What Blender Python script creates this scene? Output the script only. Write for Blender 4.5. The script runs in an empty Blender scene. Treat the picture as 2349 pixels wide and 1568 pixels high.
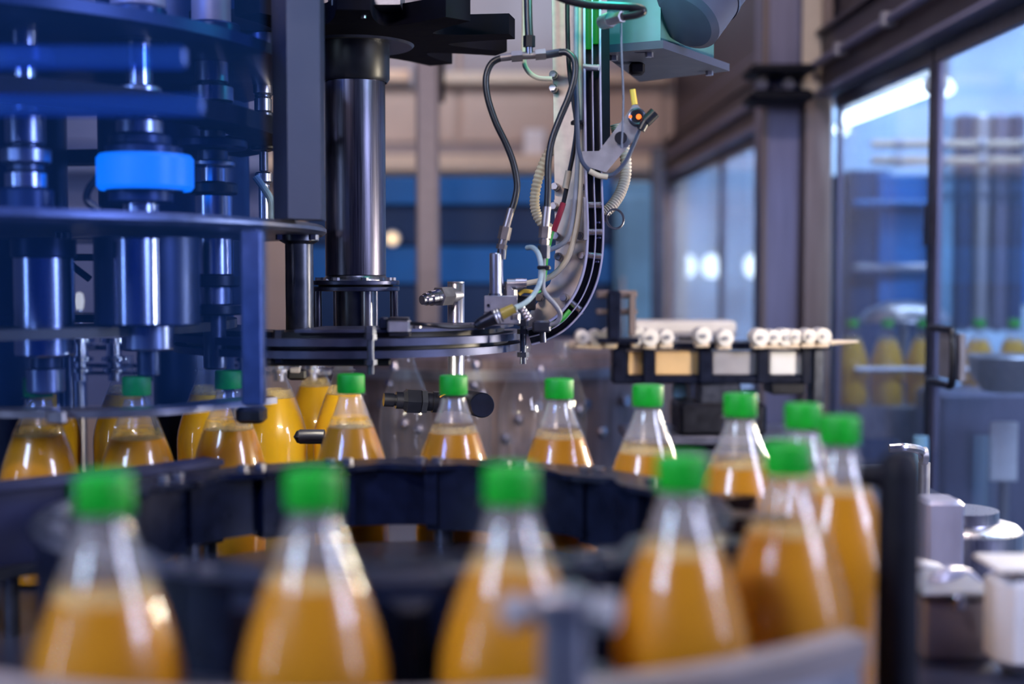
import bpy, bmesh, math, random
from mathutils import Vector, Matrix, Euler

random.seed(7)
PI = math.pi
SC = bpy.context.scene
COL = SC.collection

# ------------------------------------------------------------------ camera
F = 3000.0                      # focal length in pixels of the 2349 x 1568 frame
CX, CY = 1174.5, 784.0
PITCH = math.atan(149 / F)
CZ = 1.55                       # lens height above the floor
cam = bpy.data.cameras.new('camera')
cam_o = bpy.data.objects.new('camera', cam)
COL.objects.link(cam_o)
cam.sensor_width = 36.0
cam.sensor_fit = 'HORIZONTAL'
cam.lens = 36.0 * F / 2349
cam_o.location = (0, 0, CZ)
cam_o.rotation_euler = (PI / 2 - PITCH, 0, 0)
cam.dof.use_dof = True
cam.dof.focus_distance = 1.67
cam.dof.aperture_fstop = 2.1
cam.clip_start = 0.02
SC.camera = cam_o

# ------------------------------------------------------------------ world, exposure
w = bpy.data.worlds.new('hall_air')
SC.world = w
w.use_nodes = True
w.node_tree.nodes['Background'].inputs[0].default_value = (0.012, 0.04, 0.36, 1)
w.node_tree.nodes['Background'].inputs[1].default_value = 0.26
SC.view_settings.view_transform = 'Standard'
SC.view_settings.look = 'None'
SC.view_settings.gamma = 1
SC.view_settings.use_curve_mapping = False
SC.view_settings.exposure = -0.1
SC.cycles.transparent_max_bounces = 10
SC.cycles.use_light_tree = False
SC.cycles.max_bounces = 6
SC.cycles.diffuse_bounces = 2
SC.cycles.glossy_bounces = 3
SC.cycles.adaptive_threshold = 0.04
SC.cycles.caustics_reflective = False
SC.cycles.caustics_refractive = False

def area(name, loc, target, size, power, color, size_y=None):
    l = bpy.data.lights.new(name, 'AREA')
    l.energy = power
    l.color = color
    l.size = size
    if size_y:
        l.shape = 'RECTANGLE'
        l.size_y = size_y
    o = bpy.data.objects.new(name, l)
    COL.objects.link(o)
    o.location = loc
    o.rotation_euler = (Vector(target) - Vector(loc)).to_track_quat('-Z', 'Y').to_euler()
    return o

def point(name, loc, power, color, radius=0.02):
    l = bpy.data.lights.new(name, 'POINT')
    l.energy = power
    l.color = color
    l.shadow_soft_size = radius
    o = bpy.data.objects.new(name, l)
    COL.objects.link(o)
    o.location = loc
    return o

# hall fluorescents above and in front of the machine
area('hall_lamp_right', (1.65, 0.35, 2.15), (0.0, 0.85, 1.35), 0.45, 31, (0.68, 0.72, 1.0), 0.62)
area('hall_lamp_left', (-1.25, -0.25, 2.3), (-0.05, 0.85, 1.35), 0.45, 26, (0.56, 0.72, 1.0), 0.50)
area('hall_lamp_over', (0.1, 1.5, 3.0), (0.0, 1.5, 1.3), 1.2, 6, (0.66, 0.68, 1.0), 0.2)
# warm lamps along the back; unseen filler, arm and roller fills added
area('filler_fill', (0.84, 1.74, 1.52), (-0.35, 1.80, 1.37), 0.10, 9, (1.0, 0.86, 0.64), 0.10)
area('arm_fill', (-0.35, 0.55, 2.2), (0.08, 1.63, 1.62), 0.3, 8.5, (1.0, 0.80, 0.70), 0.08)
area('back_lamp_left', (-0.9, 4.3, 3.3), (-0.5, 5.7, 1.9), 1.2, 19, (1.0, 0.72, 0.60), 0.3)
area('back_lamp_mid', (0.3, 3.9, 3.1), (0.3, 4.4, 1.4), 1.0, 7, (1.0, 0.80, 0.74), 0.3)
area('roller_fill', (0.55, 1.75, 2.7), (0.35, 2.4, 1.4), 0.4, 9, (1.0, 0.80, 0.66), 0.1)
# unseen area lights added to brighten the aisle beyond the guard
area('aisle_fill', (1.9, 4.4, 3.2), (2.0, 6.2, 1.6), 1.6, 115, (0.58, 0.78, 1.0), 0.3)
area('aisle_fill_near', (1.6, 2.2, 3.0), (1.5, 3.6, 1.3), 0.8, 60, (0.54, 0.74, 1.0), 0.3)

# ------------------------------------------------------------------ pixel -> world
FW = Vector((0, math.cos(PITCH), -math.sin(PITCH)))
UP = Vector((0, math.sin(PITCH), math.cos(PITCH)))
def Q(px, py, Y):
    """world point that shows at pixel (px, py) and lies in the upright plane Y"""
    d = FW + UP * (-(py - CY) / F) + Vector(((px - CX) / F, 0, 0))
    t = Y / d.y
    p = d * t
    return Vector((p.x, p.y, CZ + p.z))
def S(Y):
    return Y / F

# ------------------------------------------------------------------ materials
MATS = {}
def nt(name):
    m = bpy.data.materials.new(name)
    m.use_nodes = True
    t = m.node_tree
    b = t.nodes.get('Principled BSDF')
    MATS[name] = m
    return m, t, b
def setb(b, col, rough, metal=0.0, spec=0.5):
    b.inputs['Base Color'].default_value = (*col, 1)
    b.inputs['Roughness'].default_value = rough
    b.inputs['Metallic'].default_value = metal
    b.inputs['Specular IOR Level'].default_value = spec

def mat(name, col, rough=0.5, metal=0.0, spec=0.5, var=0.12, scale=30.0, stretch=(1, 1, 1), rvar=0.08, bump=0.0):
    """procedural surface: noise moves the colour and the roughness a little"""
    m, t, b = nt(name)
    setb(b, col, rough, metal, spec)
    n, l = t.nodes, t.links
    tc = n.new('ShaderNodeTexCoord')
    mp = n.new('ShaderNodeMapping')
    mp.inputs['Scale'].default_value = stretch
    l.new(tc.outputs['Object'], mp.inputs[0])
    nz = n.new('ShaderNodeTexNoise')
    nz.inputs['Scale'].default_value = scale
    nz.inputs['Detail'].default_value = 2
    l.new(mp.outputs[0], nz.inputs['Vector'])
    cr = n.new('ShaderNodeValToRGB')
    lo = tuple(max(0, c * (1 - var)) for c in col)
    hi = tuple(min(1, c * (1 + var)) for c in col)
    cr.color_ramp.elements[0].position = 0.3
    cr.color_ramp.elements[0].color = (*lo, 1)
    cr.color_ramp.elements[1].position = 0.7
    cr.color_ramp.elements[1].color = (*hi, 1)
    l.new(nz.outputs['Fac'], cr.inputs[0])
    l.new(cr.outputs[0], b.inputs['Base Color'])
    mr = n.new('ShaderNodeMapRange')
    mr.inputs['To Min'].default_value = max(0.02, rough - rvar)
    mr.inputs['To Max'].default_value = min(1, rough + rvar)
    l.new(nz.outputs['Fac'], mr.inputs['Value'])
    l.new(mr.outputs[0], b.inputs['Roughness'])
    if bump:
        bp = n.new('ShaderNodeBump')
        bp.inputs['Strength'].default_value = bump
        bp.inputs['Distance'].default_value = 0.002
        l.new(nz.outputs['Fac'], bp.inputs['Height'])
        l.new(bp.outputs[0], b.inputs['Normal'])
    return m

mat('steel', (0.45, 0.45, 0.52), 0.30, 0.95, var=0.10, scale=60, stretch=(6, 6, 0.4))
mat('chrome', (0.66, 0.66, 0.74), 0.22, 1.0, var=0.05, scale=40, stretch=(5, 5, 0.3), rvar=0.05)
mat('satin_steel', (0.40, 0.40, 0.46), 0.42, 0.85, var=0.10, scale=80)
mat('plate_steel', (0.20, 0.21, 0.29), 0.36, 0.8, var=0.12, scale=60)
mat('shaft_steel', (0.10, 0.10, 0.15), 0.32, 0.95, var=0.25, scale=40, stretch=(14, 14, 0.25), rvar=0.1)
mat('ring_steel', (0.07, 0.08, 0.15), 0.38, 0.8, var=0.12, scale=60)
mat('edge_lilac', (0.45, 0.45, 0.62), 0.4, 0.3, 0.5, var=0.08, scale=60)
mat('beige_steel', (0.82, 0.72, 0.65), 0.5, 0.05, var=0.10, scale=70, bump=0.1)
mat('dark_steel', (0.10, 0.11, 0.15), 0.32, 0.8, var=0.2, scale=60)
mat('black_plastic', (0.005, 0.006, 0.013), 0.38, 0.0, 0.5, var=0.3, scale=60)
mat('black_matt', (0.004, 0.005, 0.013), 0.6, 0.0, 0.2, var=0.3, scale=60)
mat('navy_plastic', (0.005, 0.008, 0.024), 0.30, 0.0, 0.3, var=0.3, scale=50)
mat('guide_navy', (0.026, 0.03, 0.08), 0.4, 0.1, 0.5, var=0.3, scale=25)
mat('turret_blue', (0.010, 0.024, 0.085), 0.35, 0.35, 0.5, var=0.2, scale=20)
mat('star_black', (0.0015, 0.002, 0.008), 0.7, 0.0, 0.1, var=0.3, scale=40)
mat('column_grey', (0.014, 0.022, 0.06), 0.5, 0.3, 0.4, var=0.1, scale=20)
mat('lead_navy', (0.045, 0.06, 0.11), 0.4, 0.0, 0.5, var=0.1)
mat('fitting_steel', (0.30, 0.27, 0.28), 0.38, 0.9, var=0.12, scale=80)
mat('wire_hose', (0.40, 0.36, 0.33), 0.45, 0.0, 0.5, var=0.1, scale=80)
mat('rubber', (0.006, 0.007, 0.012), 0.38, 0.0, 0.5, var=0.2, scale=200)
mat('cream_hose', (0.50, 0.44, 0.34), 0.45, 0.0, 0.5, var=0.1, scale=80)
mat('grey_hose', (0.24, 0.26, 0.31), 0.4, 0.0, 0.5, var=0.1, scale=80)
mat('clear_hose', (0.28, 0.38, 0.43), 0.25, 0.0, 0.5, var=0.1, scale=80)
mat('red_sleeve', (0.30, 0.01, 0.03), 0.45, var=0.1)
mat('green_wire', (0.05, 0.45, 0.05), 0.45, var=0.1)
mat('yellow_sleeve', (0.75, 0.48, 0.06), 0.45, var=0.1)
mat('olive_sleeve', (0.32, 0.25, 0.05), 0.4, var=0.15)
mat('dull_brass', (0.13, 0.10, 0.06), 0.45, 0.3)
mat('cap_green', (0.003, 0.36, 0.02), 0.38, 0.0, 0.4, var=0.1, scale=120)
mat('foam_cream', (0.80, 0.62, 0.30), 0.6, 0.0, 0.3, var=0.15, scale=300)
mat('wall_beige', (0.58, 0.47, 0.42), 0.8, 0.0, 0.2, var=0.08, scale=4)
mat('wall_grey', (0.34, 0.30, 0.32), 0.8, 0.0, 0.2, var=0.1, scale=4)
mat('rail_cream', (0.75, 0.62, 0.50), 0.5, 0.0, 0.4, var=0.05)
mat('cabinet_blue', (0.003, 0.17, 0.58), 0.45, 0.0, 0.4, var=0.1, scale=6)
mat('cabinet_navy', (0.004, 0.04, 0.15), 0.5, 0.0, 0.4, var=0.1, scale=6)
mat('pale_blue', (0.20, 0.42, 0.66), 0.55, 0.0, 0.3, var=0.2, scale=5)
mat('aisle_wall', (0.42, 0.55, 0.74), 0.7, 0.0, 0.3, var=0.25, scale=1.5)
mat('floor_concrete', (0.16, 0.16, 0.18), 0.5, 0.0, 0.4, var=0.2, scale=3)
mat('post_pink', (0.40, 0.32, 0.32), 0.5, 0.3, 0.4, var=0.08)
mat('alu_brown', (0.24, 0.19, 0.19), 0.45, 0.4, 0.4, var=0.12, scale=10, stretch=(8, 8, 0.5))
mat('alu_lilac', (0.17, 0.17, 0.28), 0.42, 0.4, 0.4, var=0.12, scale=10, stretch=(8, 8, 0.5))
mat('beam_brown', (0.055, 0.045, 0.065), 0.45, 0.4, 0.4, var=0.2, scale=8)
mat('drum_steel', (0.32, 0.25, 0.26), 0.38, 0.6, var=0.25, scale=12, stretch=(5, 5, 0.6))
mat('deck_steel', (0.07, 0.08, 0.14), 0.32, 0.7, var=0.2, scale=10)
mat('white_plastic', (0.80, 0.76, 0.74), 0.4, 0.0, 0.5, var=0.06)
mat('guide_plastic', (0.24, 0.21, 0.22), 0.5, 0.0, 0.4, var=0.1)
mat('teal_box', (0.06, 0.17, 0.20), 0.42, 0.2, 0.5, var=0.1, scale=30)
mat('motor_grey', (0.05, 0.06, 0.11), 0.45, 0.0, 0.25, var=0.1, scale=30)
mat('lamp_housing', (0.30, 0.32, 0.36), 0.5)
mat('warm_panel', (0.75, 0.50, 0.26), 0.5, 0.0, 0.4, var=0.06)
mat('grey_panel', (0.34, 0.33, 0.38), 0.5, 0.0, 0.4, var=0.1)
mat('pale_lilac', (0.34, 0.33, 0.43), 0.38, 0.3, 0.5, var=0.15, scale=14, stretch=(3, 3, 1))
mat('white_panel', (0.80, 0.80, 0.86), 0.5, 0.0, 0.4, var=0.05)

def emis(name, col, strength, sample=False):
    m, t, b = nt(name)
    setb(b, (0.02, 0.02, 0.02), 0.4)
    b.inputs['Emission Color'].default_value = (*col, 1)
    b.inputs['Emission Strength'].default_value = strength
    # faint procedural unevenness of the diffuser
    n, l = t.nodes, t.links
    nz = n.new('ShaderNodeTexNoise')
    nz.inputs['Scale'].default_value = 25
    mr = n.new('ShaderNodeMapRange')
    mr.inputs['To Min'].default_value = strength * 0.85
    mr.inputs['To Max'].default_value = strength * 1.1
    l.new(nz.outputs['Fac'], mr.inputs['Value'])
    l.new(mr.outputs[0], b.inputs['Emission Strength'])
    if not sample:
        m.cycles.emission_sampling = 'NONE'
    return m
emis('led_blue', (0.0, 0.30, 1.0), 1.5, True)
emis('glow_blue', (0.62, 0.80, 1.0), 30.0, True)
emis('glow_lilac', (0.80, 0.82, 1.0), 30.0, True)
emis('tube_light', (0.80, 0.92, 1.0), 9)
emis('lamp_round', (0.78, 0.92, 1.0), 5)
emis('led_orange', (1.0, 0.16, 0.01), 2.2)
emis('glow_green', (0.02, 0.8, 0.05), 0.22)
emis('led_warm', (1.0, 0.72, 0.42), 1.6)

def pet(name, tint, haze, rough=0.06, haze_col=(0.85, 0.88, 0.95)):
    m, t, b = nt(name)
    n, l = t.nodes, t.links
    n.remove(b)
    out = n['Material Output']
    tr = n.new('ShaderNodeBsdfTransparent')
    tr.inputs[0].default_value = (*tint, 1)
    gl = n.new('ShaderNodeBsdfGlossy')
    gl.inputs['Roughness'].default_value = rough
    gl.inputs['Color'].default_value = (1, 1, 1, 1)
    df = n.new('ShaderNodeBsdfTranslucent')
    df.inputs[0].default_value = (*haze_col, 1)
    d2 = n.new('ShaderNodeBsdfDiffuse')
    d2.inputs[0].default_value = (*haze_col, 1)
    hz = n.new('ShaderNodeMixShader')
    hz.inputs[0].default_value = 0.5
    l.new(df.outputs[0], hz.inputs[1])
    l.new(d2.outputs[0], hz.inputs[2])
    m1 = n.new('ShaderNodeMixShader')
    m1.inputs[0].default_value = haze
    l.new(tr.outputs[0], m1.inputs[1])
    l.new(hz.outputs[0], m1.inputs[2])
    lw = n.new('ShaderNodeFresnel')
    geo = n.new('ShaderNodeNewGeometry')
    io = n.new('ShaderNodeMapRange')      # thin wall: the same reflectance from either side
    io.inputs['To Min'].default_value = 1.45
    io.inputs['To Max'].default_value = 1 / 1.45
    l.new(geo.outputs['Backfacing'], io.inputs['Value'])
    l.new(io.outputs[0], lw.inputs['IOR'])
    m2 = n.new('ShaderNodeMixShader')
    l.new(lw.outputs[0], m2.inputs[0])
    l.new(m1.outputs[0], m2.inputs[1])
    l.new(gl.outputs[0], m2.inputs[2])
    l.new(m2.outputs[0], out.inputs[0])
    return m
pet('pet', (0.97, 0.97, 0.98), 0.018, 0.05)
pet('pet_clear', (0.95, 0.96, 0.98), 0.03)
pet('mist', (0.98, 0.98, 1.0), 0.20, 0.2)
pet('pane', (0.86, 0.90, 0.97), 0.05, 0.03)
pet('pane_blue', (0.58, 0.70, 1.0), 0.03, 0.05, (0.06, 0.28, 0.75))  # tint and haze colour paint the bluish reflection veil on the glass
pet('reflection_band', (0.45, 0.62, 0.95), 0.12, 0.2, (0.30, 0.70, 1.0))

def juice(name, col, trans):
    m, t, b = nt(name)
    n, l = t.nodes, t.links
    setb(b, col, 0.3, 0.0, 0.4)
    nz = n.new('ShaderNodeTexNoise')
    nz.inputs['Scale'].default_value = 25
    nz.inputs['Detail'].default_value = 4
    tcn = n.new('ShaderNodeTexCoord')
    l.new(tcn.outputs['Object'], nz.inputs['Vector'])
    cr = n.new('ShaderNodeValToRGB')
    cr.color_ramp.elements[0].color = (*[c * 0.86 for c in col], 1)
    cr.color_ramp.elements[1].color = (*[min(1, c * 1.1) for c in col], 1)
    l.new(nz.outputs['Fac'], cr.inputs[0])
    l.new(cr.outputs[0], b.inputs['Base Color'])
    tl = n.new('ShaderNodeBsdfTranslucent')
    l.new(cr.outputs[0], tl.inputs[0])
    mx = n.new('ShaderNodeMixShader')
    mx.inputs[0].default_value = trans
    l.new(b.outputs[0], mx.inputs[1])
    l.new(tl.outputs[0], mx.inputs[2])
    l.new(mx.outputs[0], n['Material Output'].inputs[0])
    return m
juice('juice', (0.62, 0.255, 0.0), 0.12)
juice('juice_lit', (0.95, 0.52, 0.0), 0.30)  # same juice, brighter colour put in for the strongly lit bottles

def film(name):
    m, t, b = nt(name)
    n, l = t.nodes, t.links
    setb(b, (0.82, 0.62, 0.26), 0.5, 0, 0.3)
    tr = n.new('ShaderNodeBsdfTransparent')
    nz = n.new('ShaderNodeTexNoise')
    nz.inputs['Scale'].default_value = 60
    nz.inputs['Detail'].default_value = 5
    tcn = n.new('ShaderNodeTexCoord')
    l.new(tcn.outputs['Object'], nz.inputs['Vector'])
    mr = n.new('ShaderNodeMapRange')
    mr.inputs['From Min'].default_value = 0.35
    mr.inputs['From Max'].default_value = 0.65
    mr.inputs['To Min'].default_value = 0.10
    mr.inputs['To Max'].default_value = 0.50
    l.new(nz.outputs['Fac'], mr.inputs['Value'])
    mx = n.new('ShaderNodeMixShader')
    l.new(mr.outputs[0], mx.inputs[0])
    l.new(tr.outputs[0], mx.inputs[1])
    l.new(b.outputs[0], mx.inputs[2])
    l.new(mx.outputs[0], n['Material Output'].inputs[0])
film('foam_film')

# ------------------------------------------------------------------ mesh helpers
def basis(ax):
    ax = Vector(ax).normalized()
    h = Vector((0, 0, 1)) if abs(ax.z) < 0.9 else Vector((0, 1, 0))
    u = ax.cross(h).normalized()
    v = ax.cross(u).normalized()
    return u, v

def spline(pts, k=8):
    """Catmull-Rom through the points"""
    p = [Vector(q) for q in pts]
    if len(p) < 3:
        return p
    p = [p[0] * 2 - p[1]] + p + [p[-1] * 2 - p[-2]]
    out = []
    for i in range(1, len(p) - 2):
        a, b, c, d = p[i - 1], p[i], p[i + 1], p[i + 2]
        for j in range(k):
            t = j / k
            out.append(0.5 * ((2 * b) + (c - a) * t + (2 * a - 5 * b + 4 * c - d) * t * t + (3 * b - a - 3 * c + d) * t ** 3))
    out.append(p[-2])
    return out

class MB:
    def __init__(self):
        self.v, self.f = [], []
    def lathe(self, prof, c=(0, 0, 0), n=32, a0=0.0, a1=2 * PI, wob=None):
        c = Vector(c)
        full = abs(a1 - a0 - 2 * PI) < 1e-6
        m = n if full else n + 1
        base = len(self.v)
        rows = []
        for (r, z) in prof:
            if r < 1e-6:
                self.v.append(c + Vector((0, 0, z)))
                rows.append([len(self.v) - 1] * m)
            else:
                row = []
                for i in range(m):
                    a = a0 + (a1 - a0) * i / n
                    rr = r * (wob(i) if wob else 1)
                    self.v.append(c + Vector((rr * math.cos(a), rr * math.sin(a), z)))
                    row.append(len(self.v) - 1)
                rows.append(row)
        for k in range(len(rows) - 1):
            A, B = rows[k], rows[k + 1]
            for i in range(n):
                j = (i + 1) % m
                q = [A[i], A[j], B[j], B[i]]
                q = [x for t, x in enumerate(q) if x not in q[:t]]
                if len(q) > 2:
                    self.f.append(q)
        return self
    def cyl(self, p0, p1, r, r1=None, n=16):
        p0, p1 = Vector(p0), Vector(p1)
        r1 = r if r1 is None else r1
        u, v = basis(p1 - p0)
        b = len(self.v)
        for p, rr in ((p0, r), (p1, r1)):
            for i in range(n):
                a = 2 * PI * i / n
                self.v.append(p + u * (rr * math.cos(a)) + v * (rr * math.sin(a)))
        for i in range(n):
            j = (i + 1) % n
            self.f.append([b + i, b + j, b + n + j, b + n + i])
        self.f.append([b + i for i in range(n)][::-1])
        self.f.append([b + n + i for i in range(n)])
        return self
    def box(self, c, s, rot=None):
        c = Vector(c)
        b = len(self.v)
        for x in (-.5, .5):
            for y in (-.5, .5):
                for z in (-.5, .5):
                    q = Vector((x * s[0], y * s[1], z * s[2]))
                    if rot is not None:
                        q = rot @ q
                    self.v.append(c + q)
        for q in ((0, 1, 3, 2), (4, 6, 7, 5), (0, 4, 5, 1), (2, 3, 7, 6), (0, 2, 6, 4), (1, 5, 7, 3)):
            self.f.append([b + i for i in q])
        return self
    def cbox(self, c, s, ch=0.15, rot=None):
        """box with chamfered upright edges and rims: an octagonal prism with a bevelled top and bottom"""
        c = Vector(c)
        hx, hy, hz = s[0] / 2, s[1] / 2, s[2] / 2
        k = min(s) * ch
        def ring(ix, z):
            x, y = hx - ix, hy - ix
            return [(x, y - k, z), (x - k, y, z), (-x + k, y, z), (-x, y - k, z), (-x, -y + k, z), (-x + k, -y, z), (x - k, -y, z), (x, -y + k, z)]
        rows = [ring(k, -hz), ring(0, -hz + k), ring(0, hz - k), ring(k, hz)]
        b = len(self.v)
        for r in rows:
            for q in r:
                q = Vector(q)
                if rot is not None:
                    q = rot @ q
                self.v.append(c + q)
        for a in range(3):
            for i in range(8):
                j = (i + 1) % 8
                self.f.append([b + a * 8 + i, b + a * 8 + j, b + a * 8 + 8 + j, b + a * 8 + 8 + i])
        self.f.append([b + i for i in range(8)][::-1])
        self.f.append([b + 24 + i for i in range(8)])
        return self
    def tube(self, pts, r, n=10, k=8, corr=0.0, raw=False):
        p = [Vector(q) for q in pts] if raw else spline(pts, k)
        b = len(self.v)
        prev = None
        for i, q in enumerate(p):
            t = (p[min(i + 1, len(p) - 1)] - p[max(i - 1, 0)]).normalized()
            if prev is None:
                u, _ = basis(t)
            else:
                u = (prev - t * prev.dot(t)).normalized()
            prev = u
            vv = t.cross(u)
            rr = r * (1 + (corr if i % 2 else -corr))
            for j in range(n):
                a = 2 * PI * j / n
                self.v.append(q + u * (rr * math.cos(a)) + vv * (rr * math.sin(a)))
        for i in range(len(p) - 1):
            for j in range(n):
                jj = (j + 1) % n
                self.f.append([b + i * n + j, b + i * n + jj, b + (i + 1) * n + jj, b + (i + 1) * n + j])
        self.f.append([b + j for j in range(n)][::-1])
        self.f.append([b + (len(p) - 1) * n + j for j in range(n)])
        return self
    def prism(self, poly, vec):
        b = len(self.v)
        vec = Vector(vec)
        m = len(poly)
        for q in poly:
            self.v.append(Vector(q))
        for q in poly:
            self.v.append(Vector(q) + vec)
        self.f.append([b + i for i in range(m)][::-1])
        self.f.append([b + m + i for i in range(m)])
        for i in range(m):
            j = (i + 1) % m
            self.f.append([b + i, b + j, b + m + j, b + m + i])
        return self
    def torus(self, c, ax, R, r, n=28, k=8):
        c = Vector(c)
        ax = Vector(ax).normalized()
        u, v = basis(ax)
        b = len(self.v)
        for i in range(n):
            a = 2 * PI * i / n
            d = u * math.cos(a) + v * math.sin(a)
            for j in range(k):
                e = 2 * PI * j / k
                self.v.append(c + d * (R + r * math.cos(e)) + ax * (r * math.sin(e)))
        for i in range(n):
            for j in range(k):
                i2, j2 = (i + 1) % n, (j + 1) % k
                self.f.append([b + i * k + j, b + i2 * k + j, b + i2 * k + j2, b + i * k + j2])
        return self
    def arc(self, c, r0, r1, z0, z1, a0, a1, n=24):
        """flat curved bar: annulus sector with thickness"""
        c = Vector(c)
        b = len(self.v)
        for i in range(n + 1):
            a = a0 + (a1 - a0) * i / n
            cs, sn = math.cos(a), math.sin(a)
            for (r, z) in ((r0, z0), (r1, z0), (r1, z1), (r0, z1)):
                self.v.append(c + Vector((r * cs, r * sn, z)))
        for i in range(n):
            for j in range(4):
                jj = (j + 1) % 4
                self.f.append([b + i * 4 + j, b + i * 4 + jj, b + i * 4 + 4 + jj, b + i * 4 + 4 + j])
        self.f.append([b, b + 3, b + 2, b + 1])
        e = b + n * 4
        self.f.append([e, e + 1, e + 2, e + 3])
        return self
    def lo(self):
        xs = [q[0] for q in self.v]; ys = [q[1] for q in self.v]; zs = [q[2] for q in self.v]
        return Vector(((min(xs) + max(xs)) / 2, (min(ys) + max(ys)) / 2, min(zs)))
    def mesh(self, name, off, m, sharp=35):
        me = bpy.data.meshes.new(name)
        me.from_pydata([tuple(Vector(q) - off) for q in self.v], [], self.f)
        bm = bmesh.new()
        bm.from_mesh(me)
        bmesh.ops.recalc_face_normals(bm, faces=bm.faces)
        bm.to_mesh(me)
        bm.free()
        me.materials.append(MATS[m])
        for p in me.polygons:
            p.use_smooth = True
        me.set_sharp_from_angle(angle=math.radians(sharp))
        me.update()
        return me

BASE = {}
def tag(o, label=None, cat=None, group=None, kind=None):
    if label: o['label'] = label
    if cat: o['category'] = cat
    if group: o['group'] = group
    if kind: o['kind'] = kind
    return o
def thing(name, label, cat, base, group=None):
    o = bpy.data.objects.new(name, None)
    o.empty_display_size = 0.02
    COL.objects.link(o)
    o.location = base
    BASE[o] = Vector(base)
    return tag(o, label, cat, group)
def part(name, mb, m, parent, label=None, sharp=35):
    off = BASE[parent]
    o = bpy.data.objects.new(name, mb.mesh(name, off, m, sharp))
    COL.objects.link(o)
    o.parent = parent
    BASE[o] = off
    if label: o['label'] = label
    return o
def single(name, mb, m, label, cat, group=None, sharp=35):
    off = mb.lo()
    o = bpy.data.objects.new(name, mb.mesh(name, off, m, sharp))
    COL.objects.link(o)
    o.location = off
    BASE[o] = off
    return tag(o, label, cat, group)
def struct(name, mb, m, parent=None):
    if parent:
        return part(name, mb, m, parent)
    off = mb.lo()
    o = bpy.data.objects.new(name, mb.mesh(name, off, m))
    COL.objects.link(o)
    o.location = off
    BASE[o] = off
    o['kind'] = 'structure'
    return o
def dup(o, loc=None, parent=None, rz=None):
    c = o.copy()
    COL.objects.link(c)
    if parent: c.parent = parent
    if loc is not None: c.location = loc
    if rz is not None: c.rotation_euler = (0, 0, rz)
    for ch in list(o.children):
        dup(ch, parent=c)
    return c
def hexbolt(mb, p, ax, r, h, shank=0.0):
    p, ax = Vector(p), Vector(ax).normalized()
    mb.cyl(p, p + ax * h, r, n=6)
    if shank:
        mb.cyl(p, p - ax * shank, r * 0.55, n=10)
    return mb

def D(z):
    return CZ + z               # height measured from the lens

# ================================================================== STRUCTURE
struct('floor', MB().box((0.4, 3.2, -0.02), (9.0, 9.4, 0.04)), 'floor_concrete')
wb = struct('wall_back', MB().box((-1.195, 6.05, 1.9), (3.99, 0.1, 3.8)), 'wall_beige')
mb = MB()
struct('wall_right', MB().box((3.25, 2.4, 1.9), (0.1, 8.0, 3.8)), 'aisle_wall')
struct('wall_left', MB().box((-3.25, 2.4, 1.9), (0.1, 8.0, 3.8)), 'wall_grey')
# glowing panels added out of view on the side walls, for bright streaks
def light_panel(n, x, y, w_, z0, z1, m):
    sx_ = -1 if x > 0 else 1
    o = struct('light_panel_%d' % n, MB().box((x, y, (z0 + z1) / 2), (0.01, w_, z1 - z0)), m)
    for yy in (y - w_ / 2, y + w_ / 2):
        part('frame_bar', MB().box((x + sx_ * 0.02, yy, (z0 + z1) / 2), (0.04, 0.04, z1 - z0 + 0.06)), 'satin_steel', o)
    for zz in (z0, z1):
        part('frame_bar', MB().box((x + sx_ * 0.02, y, zz), (0.04, w_ + 0.04, 0.05)), 'satin_steel', o)
light_panel(1, 3.17, -0.2, 0.20, 1.3, 2.3, 'glow_lilac')
light_panel(2, -3.17, -0.7, 0.20, 1.3, 2.3, 'glow_blue')
# cladding panels of the back wall, standing proud of it
x = -3.06
for i in range(4):
    a, b = x, x + 0.93
    for (z0, z1, m) in ((0.10, 1.86, 'wall_beige'), (2.16, 2.42, 'wall_beige'), (1.90, 2.01, 'wall_beige'), (2.46, 3.7, 'wall_grey')):
        o = part('panel', MB().cbox(((a + b) / 2, 5.99, (z0 + z1) / 2), (0.915, 0.02, z1 - z0), 0.2), m, wb)
    x += 0.94
part('rail', MB().cbox((-1.24, 5.92, 2.055), (3.88, 0.12, 0.085), 0.2), 'rail_cream', wb)
part('groove_strip', MB().box((-1.24, 5.985, 2.13), (3.88, 0.03, 0.045)), 'wall_grey', wb)
part('rail', MB().cbox((-1.24, 5.94, 2.44), (3.88, 0.08, 0.05), 0.2), 'rail_cream', wb)

# ================================================================== BACKGROUND OF THE HALL
# blue machine housing
Yc = 4.3
t = thing('machine_housing', 'wide blue machine housing behind the steel shaft and hoses', 'machine', (-0.1, Yc + 0.3, 0))
zt = Q(1000, 406, Yc).z
xl, xr = Q(700, 500, Yc).x, Q(1402, 500, Yc).x
part('body', MB().cbox(((xl + xr) / 2, Yc + 0.30, zt / 2), (xr - xl, 0.56, zt), 0.02), 'cabinet_navy', t)
zs = [Q(0, y, Yc).z for y in (406, 470)]
part('top_panel', MB().cbox(((xl + xr) / 2, Yc, (zs[0] + zs[1]) / 2), (xr - xl, 0.04, zs[0] - zs[1]), 0.1), 'cabinet_blue', t)
for (ya, yb, xa, xb, m) in ((566, 650, 700, 1402, 'cabinet_blue'), (476, 560, 700, 1000, 'cabinet_navy'), (476, 560, 1006, 1402, 'cabinet_navy'), (656, 760, 700, 1402, 'cabinet_navy')):
    a, b = Q(xa, ya, Yc), Q(xb, yb, Yc)
    part('front_panel', MB().cbox(((a.x + b.x) / 2, Yc + 0.005, (a.z + b.z) / 2), (b.x - a.x, 0.03, a.z - b.z), 0.1), m, t)
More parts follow.
